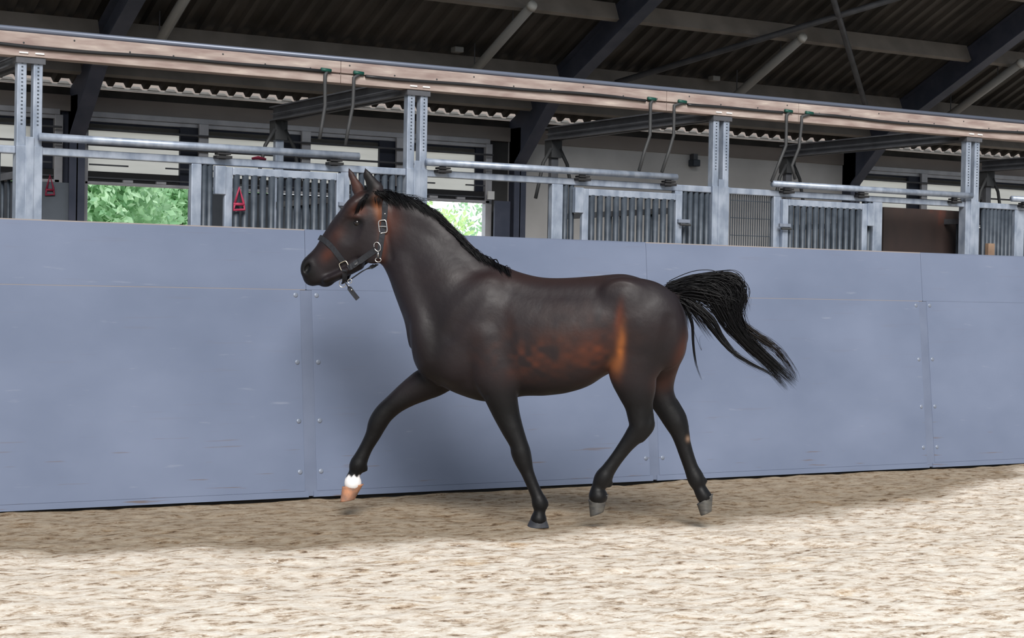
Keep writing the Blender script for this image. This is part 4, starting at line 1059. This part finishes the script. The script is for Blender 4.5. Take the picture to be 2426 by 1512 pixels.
# ---- halter (rests on the horse: a thing of its own)
M_web = mottled('black_webbing', (.007, .008, .012), (.014, .016, .022), 60, .8)
M_brass = mat('polished_metal', (.75, .68, .55), .22, 1.0)
M_nick = mat('nickel', (.80, .79, .78), .25, 1.0)
hal = empty('halter', tuple(toworld(L(850, 600, .1))), 'black webbing halter with shiny buckles on the horse head', 'halter')
def strap(name, pts3, wpx, m=M_web, th=.003, parent=hal):
    """pts3: local points; flat strap whose face looks outward from the head axis"""
    P = spl(pts3, 5); mb = MB(); n = len(P); vs = []
    for i in range(n):
        d = P[min(i+1, n-1)]-P[max(i-1, 0)]; d /= np.linalg.norm(d)+1e-9
        # outward direction = gradient of the body field
        g = []
        for ax in range(3):
            e = np.zeros(3); e[ax] = h*2
            def val(q):
                ii = np.clip(np.round((q-lo)/h).astype(int), 0, N-1); return float(D[tuple(ii)])
            g.append(val(P[i]+e)-val(P[i]-e))
        g = np.array(g)
        if np.linalg.norm(g) < 1e-5 or abs(P[i][2]) > .02 and abs(g[2]) < .002: g = np.array([0, 0, np.sign(P[i][2]) or 1.])
        g = g-d*(g@d); g /= np.linalg.norm(g)+1e-9
        s = np.cross(d, g); hw = wpx*PX/2
        for a_, b_ in ((-1, 0), (1, 0), (1, 1), (-1, 1)): vs.append(P[i]+s*a_*hw+g*(b_*th*2-.001))
    fs = [(0, 1, 2, 3), tuple((n-1)*4+k for k in (3, 2, 1, 0))]
    fs += [(i*4+k, i*4+(k+1) % 4, (i+1)*4+(k+1) % 4, (i+1)*4+k) for i in range(n-1) for k in range(4)]
    mb.add([toworld(v_) for v_ in vs], fs); o = mb.build(name, m, None, smooth=False); adopt(o, parent); return o
mir = lambda q: np.array([q[0], q[1], -q[2]])
def S2(pl, off=.005): return [surf(a, b, off) for a, b in pl]
# noseband, over the nose to the far side
near = S2([(815, 622), (803, 606), (789, 588), (775, 574)], .006); top = L(757, 563, 0); 
strap('noseband', near+[L(763, 566, .035), top, mir(L(763, 566, .035))]+[mir(q) for q in near[::-1]], 13)
ck = S2([(826, 636), (845, 624), (866, 609), (884, 597), (892, 590)], .007)
strap('cheek_strap', ck, 14); strap('cheek_strap', [mir(q) for q in ck], 14)
cw = S2([(897, 612), (901, 590), (905, 562), (909, 535), (912, 508), (913, 482)], .007)
tp = [cw[-1], L(914, 464, .045), L(915, 452, 0), mir(L(914, 464, .045)), mir(cw[-1])]
strap('crown_strap', cw[:-1]+tp+[mir(q) for q in cw[:-1][::-1]], 13)
ch = S2([(817, 640), (817, 652)], .006)
strap('chin_strap', [ch[0], ch[1], L(816, 664, .03), L(814, 670, 0), mir(L(816, 664, .03)), mir(ch[0])], 12)
jaw = [L(822, 668, .0), L(838, 656, .0), L(862, 640, .0), L(880, 633, .02), L(893, 626, .05)]
strap('throat_strap', jaw, 9)
tl_ = strap('strap_end', [L(818, 668, .02), L(826, 680, .022), L(836, 694, .022), L(848, 709, .02)], 11)
def frame_buckle(name, c, a_px, b_px, rot, m, r=.0032, corners=True):
    a, b2 = a_px*PX/2, b_px*PX/2; cth, sth = math.cos(R(rot)), math.sin(R(rot)); pts = []
    for k in range(25):
        th = 2*math.pi*k/24; x = math.copysign(abs(math.cos(th))**(.45 if corners else 1), math.cos(th))*a; y = math.copysign(abs(math.sin(th))**(.45 if corners else 1), math.sin(th))*b2
        pts.append(c+np.array([cth*x-sth*y, sth*x+cth*y, .004]))
    o = MB().tube([toworld(p) for p in pts], r, 8, cap=False).build(name, m, None, smooth=True); adopt(o, hal); return o
frame_buckle('buckle', surf(908, 537, .010), 19, 30, 8, M_nick, .0042)
o = MB().tube([toworld(surf(908, 537, .016)+np.array([-.02, 0, 0])), toworld(surf(908, 537, .016)+np.array([.022, 0, 0]))], .003, 6).build('buckle_tongue', M_nick, None); adopt(o, hal)
frame_buckle('square_ring', surf(817, 632, .012), 20, 24, 25, M_brass, .004)
frame_buckle('ring', surf(895, 585, .012), 15, 22, 20, M_nick, .003, False)
frame_buckle('ring', surf(897, 616, .012), 14, 10, 0, M_nick, .003, False)
frame_buckle('ring', L(812, 672, .0), 16, 18, 0, M_nick, .003, False)
frame_buckle('ring', L(829, 666, .01), 10, 10, 0, M_nick, .003, False)
o = MB().tube([toworld(surf(897, 598, .014)), toworld(surf(897, 610, .014))], .0042, 8).build('snap_hook', M_nick, None, smooth=True); adopt(o, hal)
for q_, n_ in (((826, 678), 1), ((833, 687), 1)):
    o = MB().dome(toworld(L(q_[0], q_[1], .032)), WW, .005, .003).build('rivet', M_nick, None, smooth=True); adopt(o, hal)
for q_ in ((913, 507), (904, 553)):
    o = MB().dome(toworld(surf(q_[0], q_[1], .014)), WW, .005, .003).build('rivet', M_nick, None, smooth=True); adopt(o, hal)
# small woven tag on the cheek strap (plain)
for q_ in ((846, 624),):
    c = surf(q_[0], q_[1], .015); e = (surf(852, 620, .015)-surf(840, 628, .015)); e /= np.linalg.norm(e)
    o = MB().bar(toworld(c-e*.018), toworld(c+e*.018), .004, .012, tuple(VV)).build('small_tag', M_nick, None); adopt(o, hal)
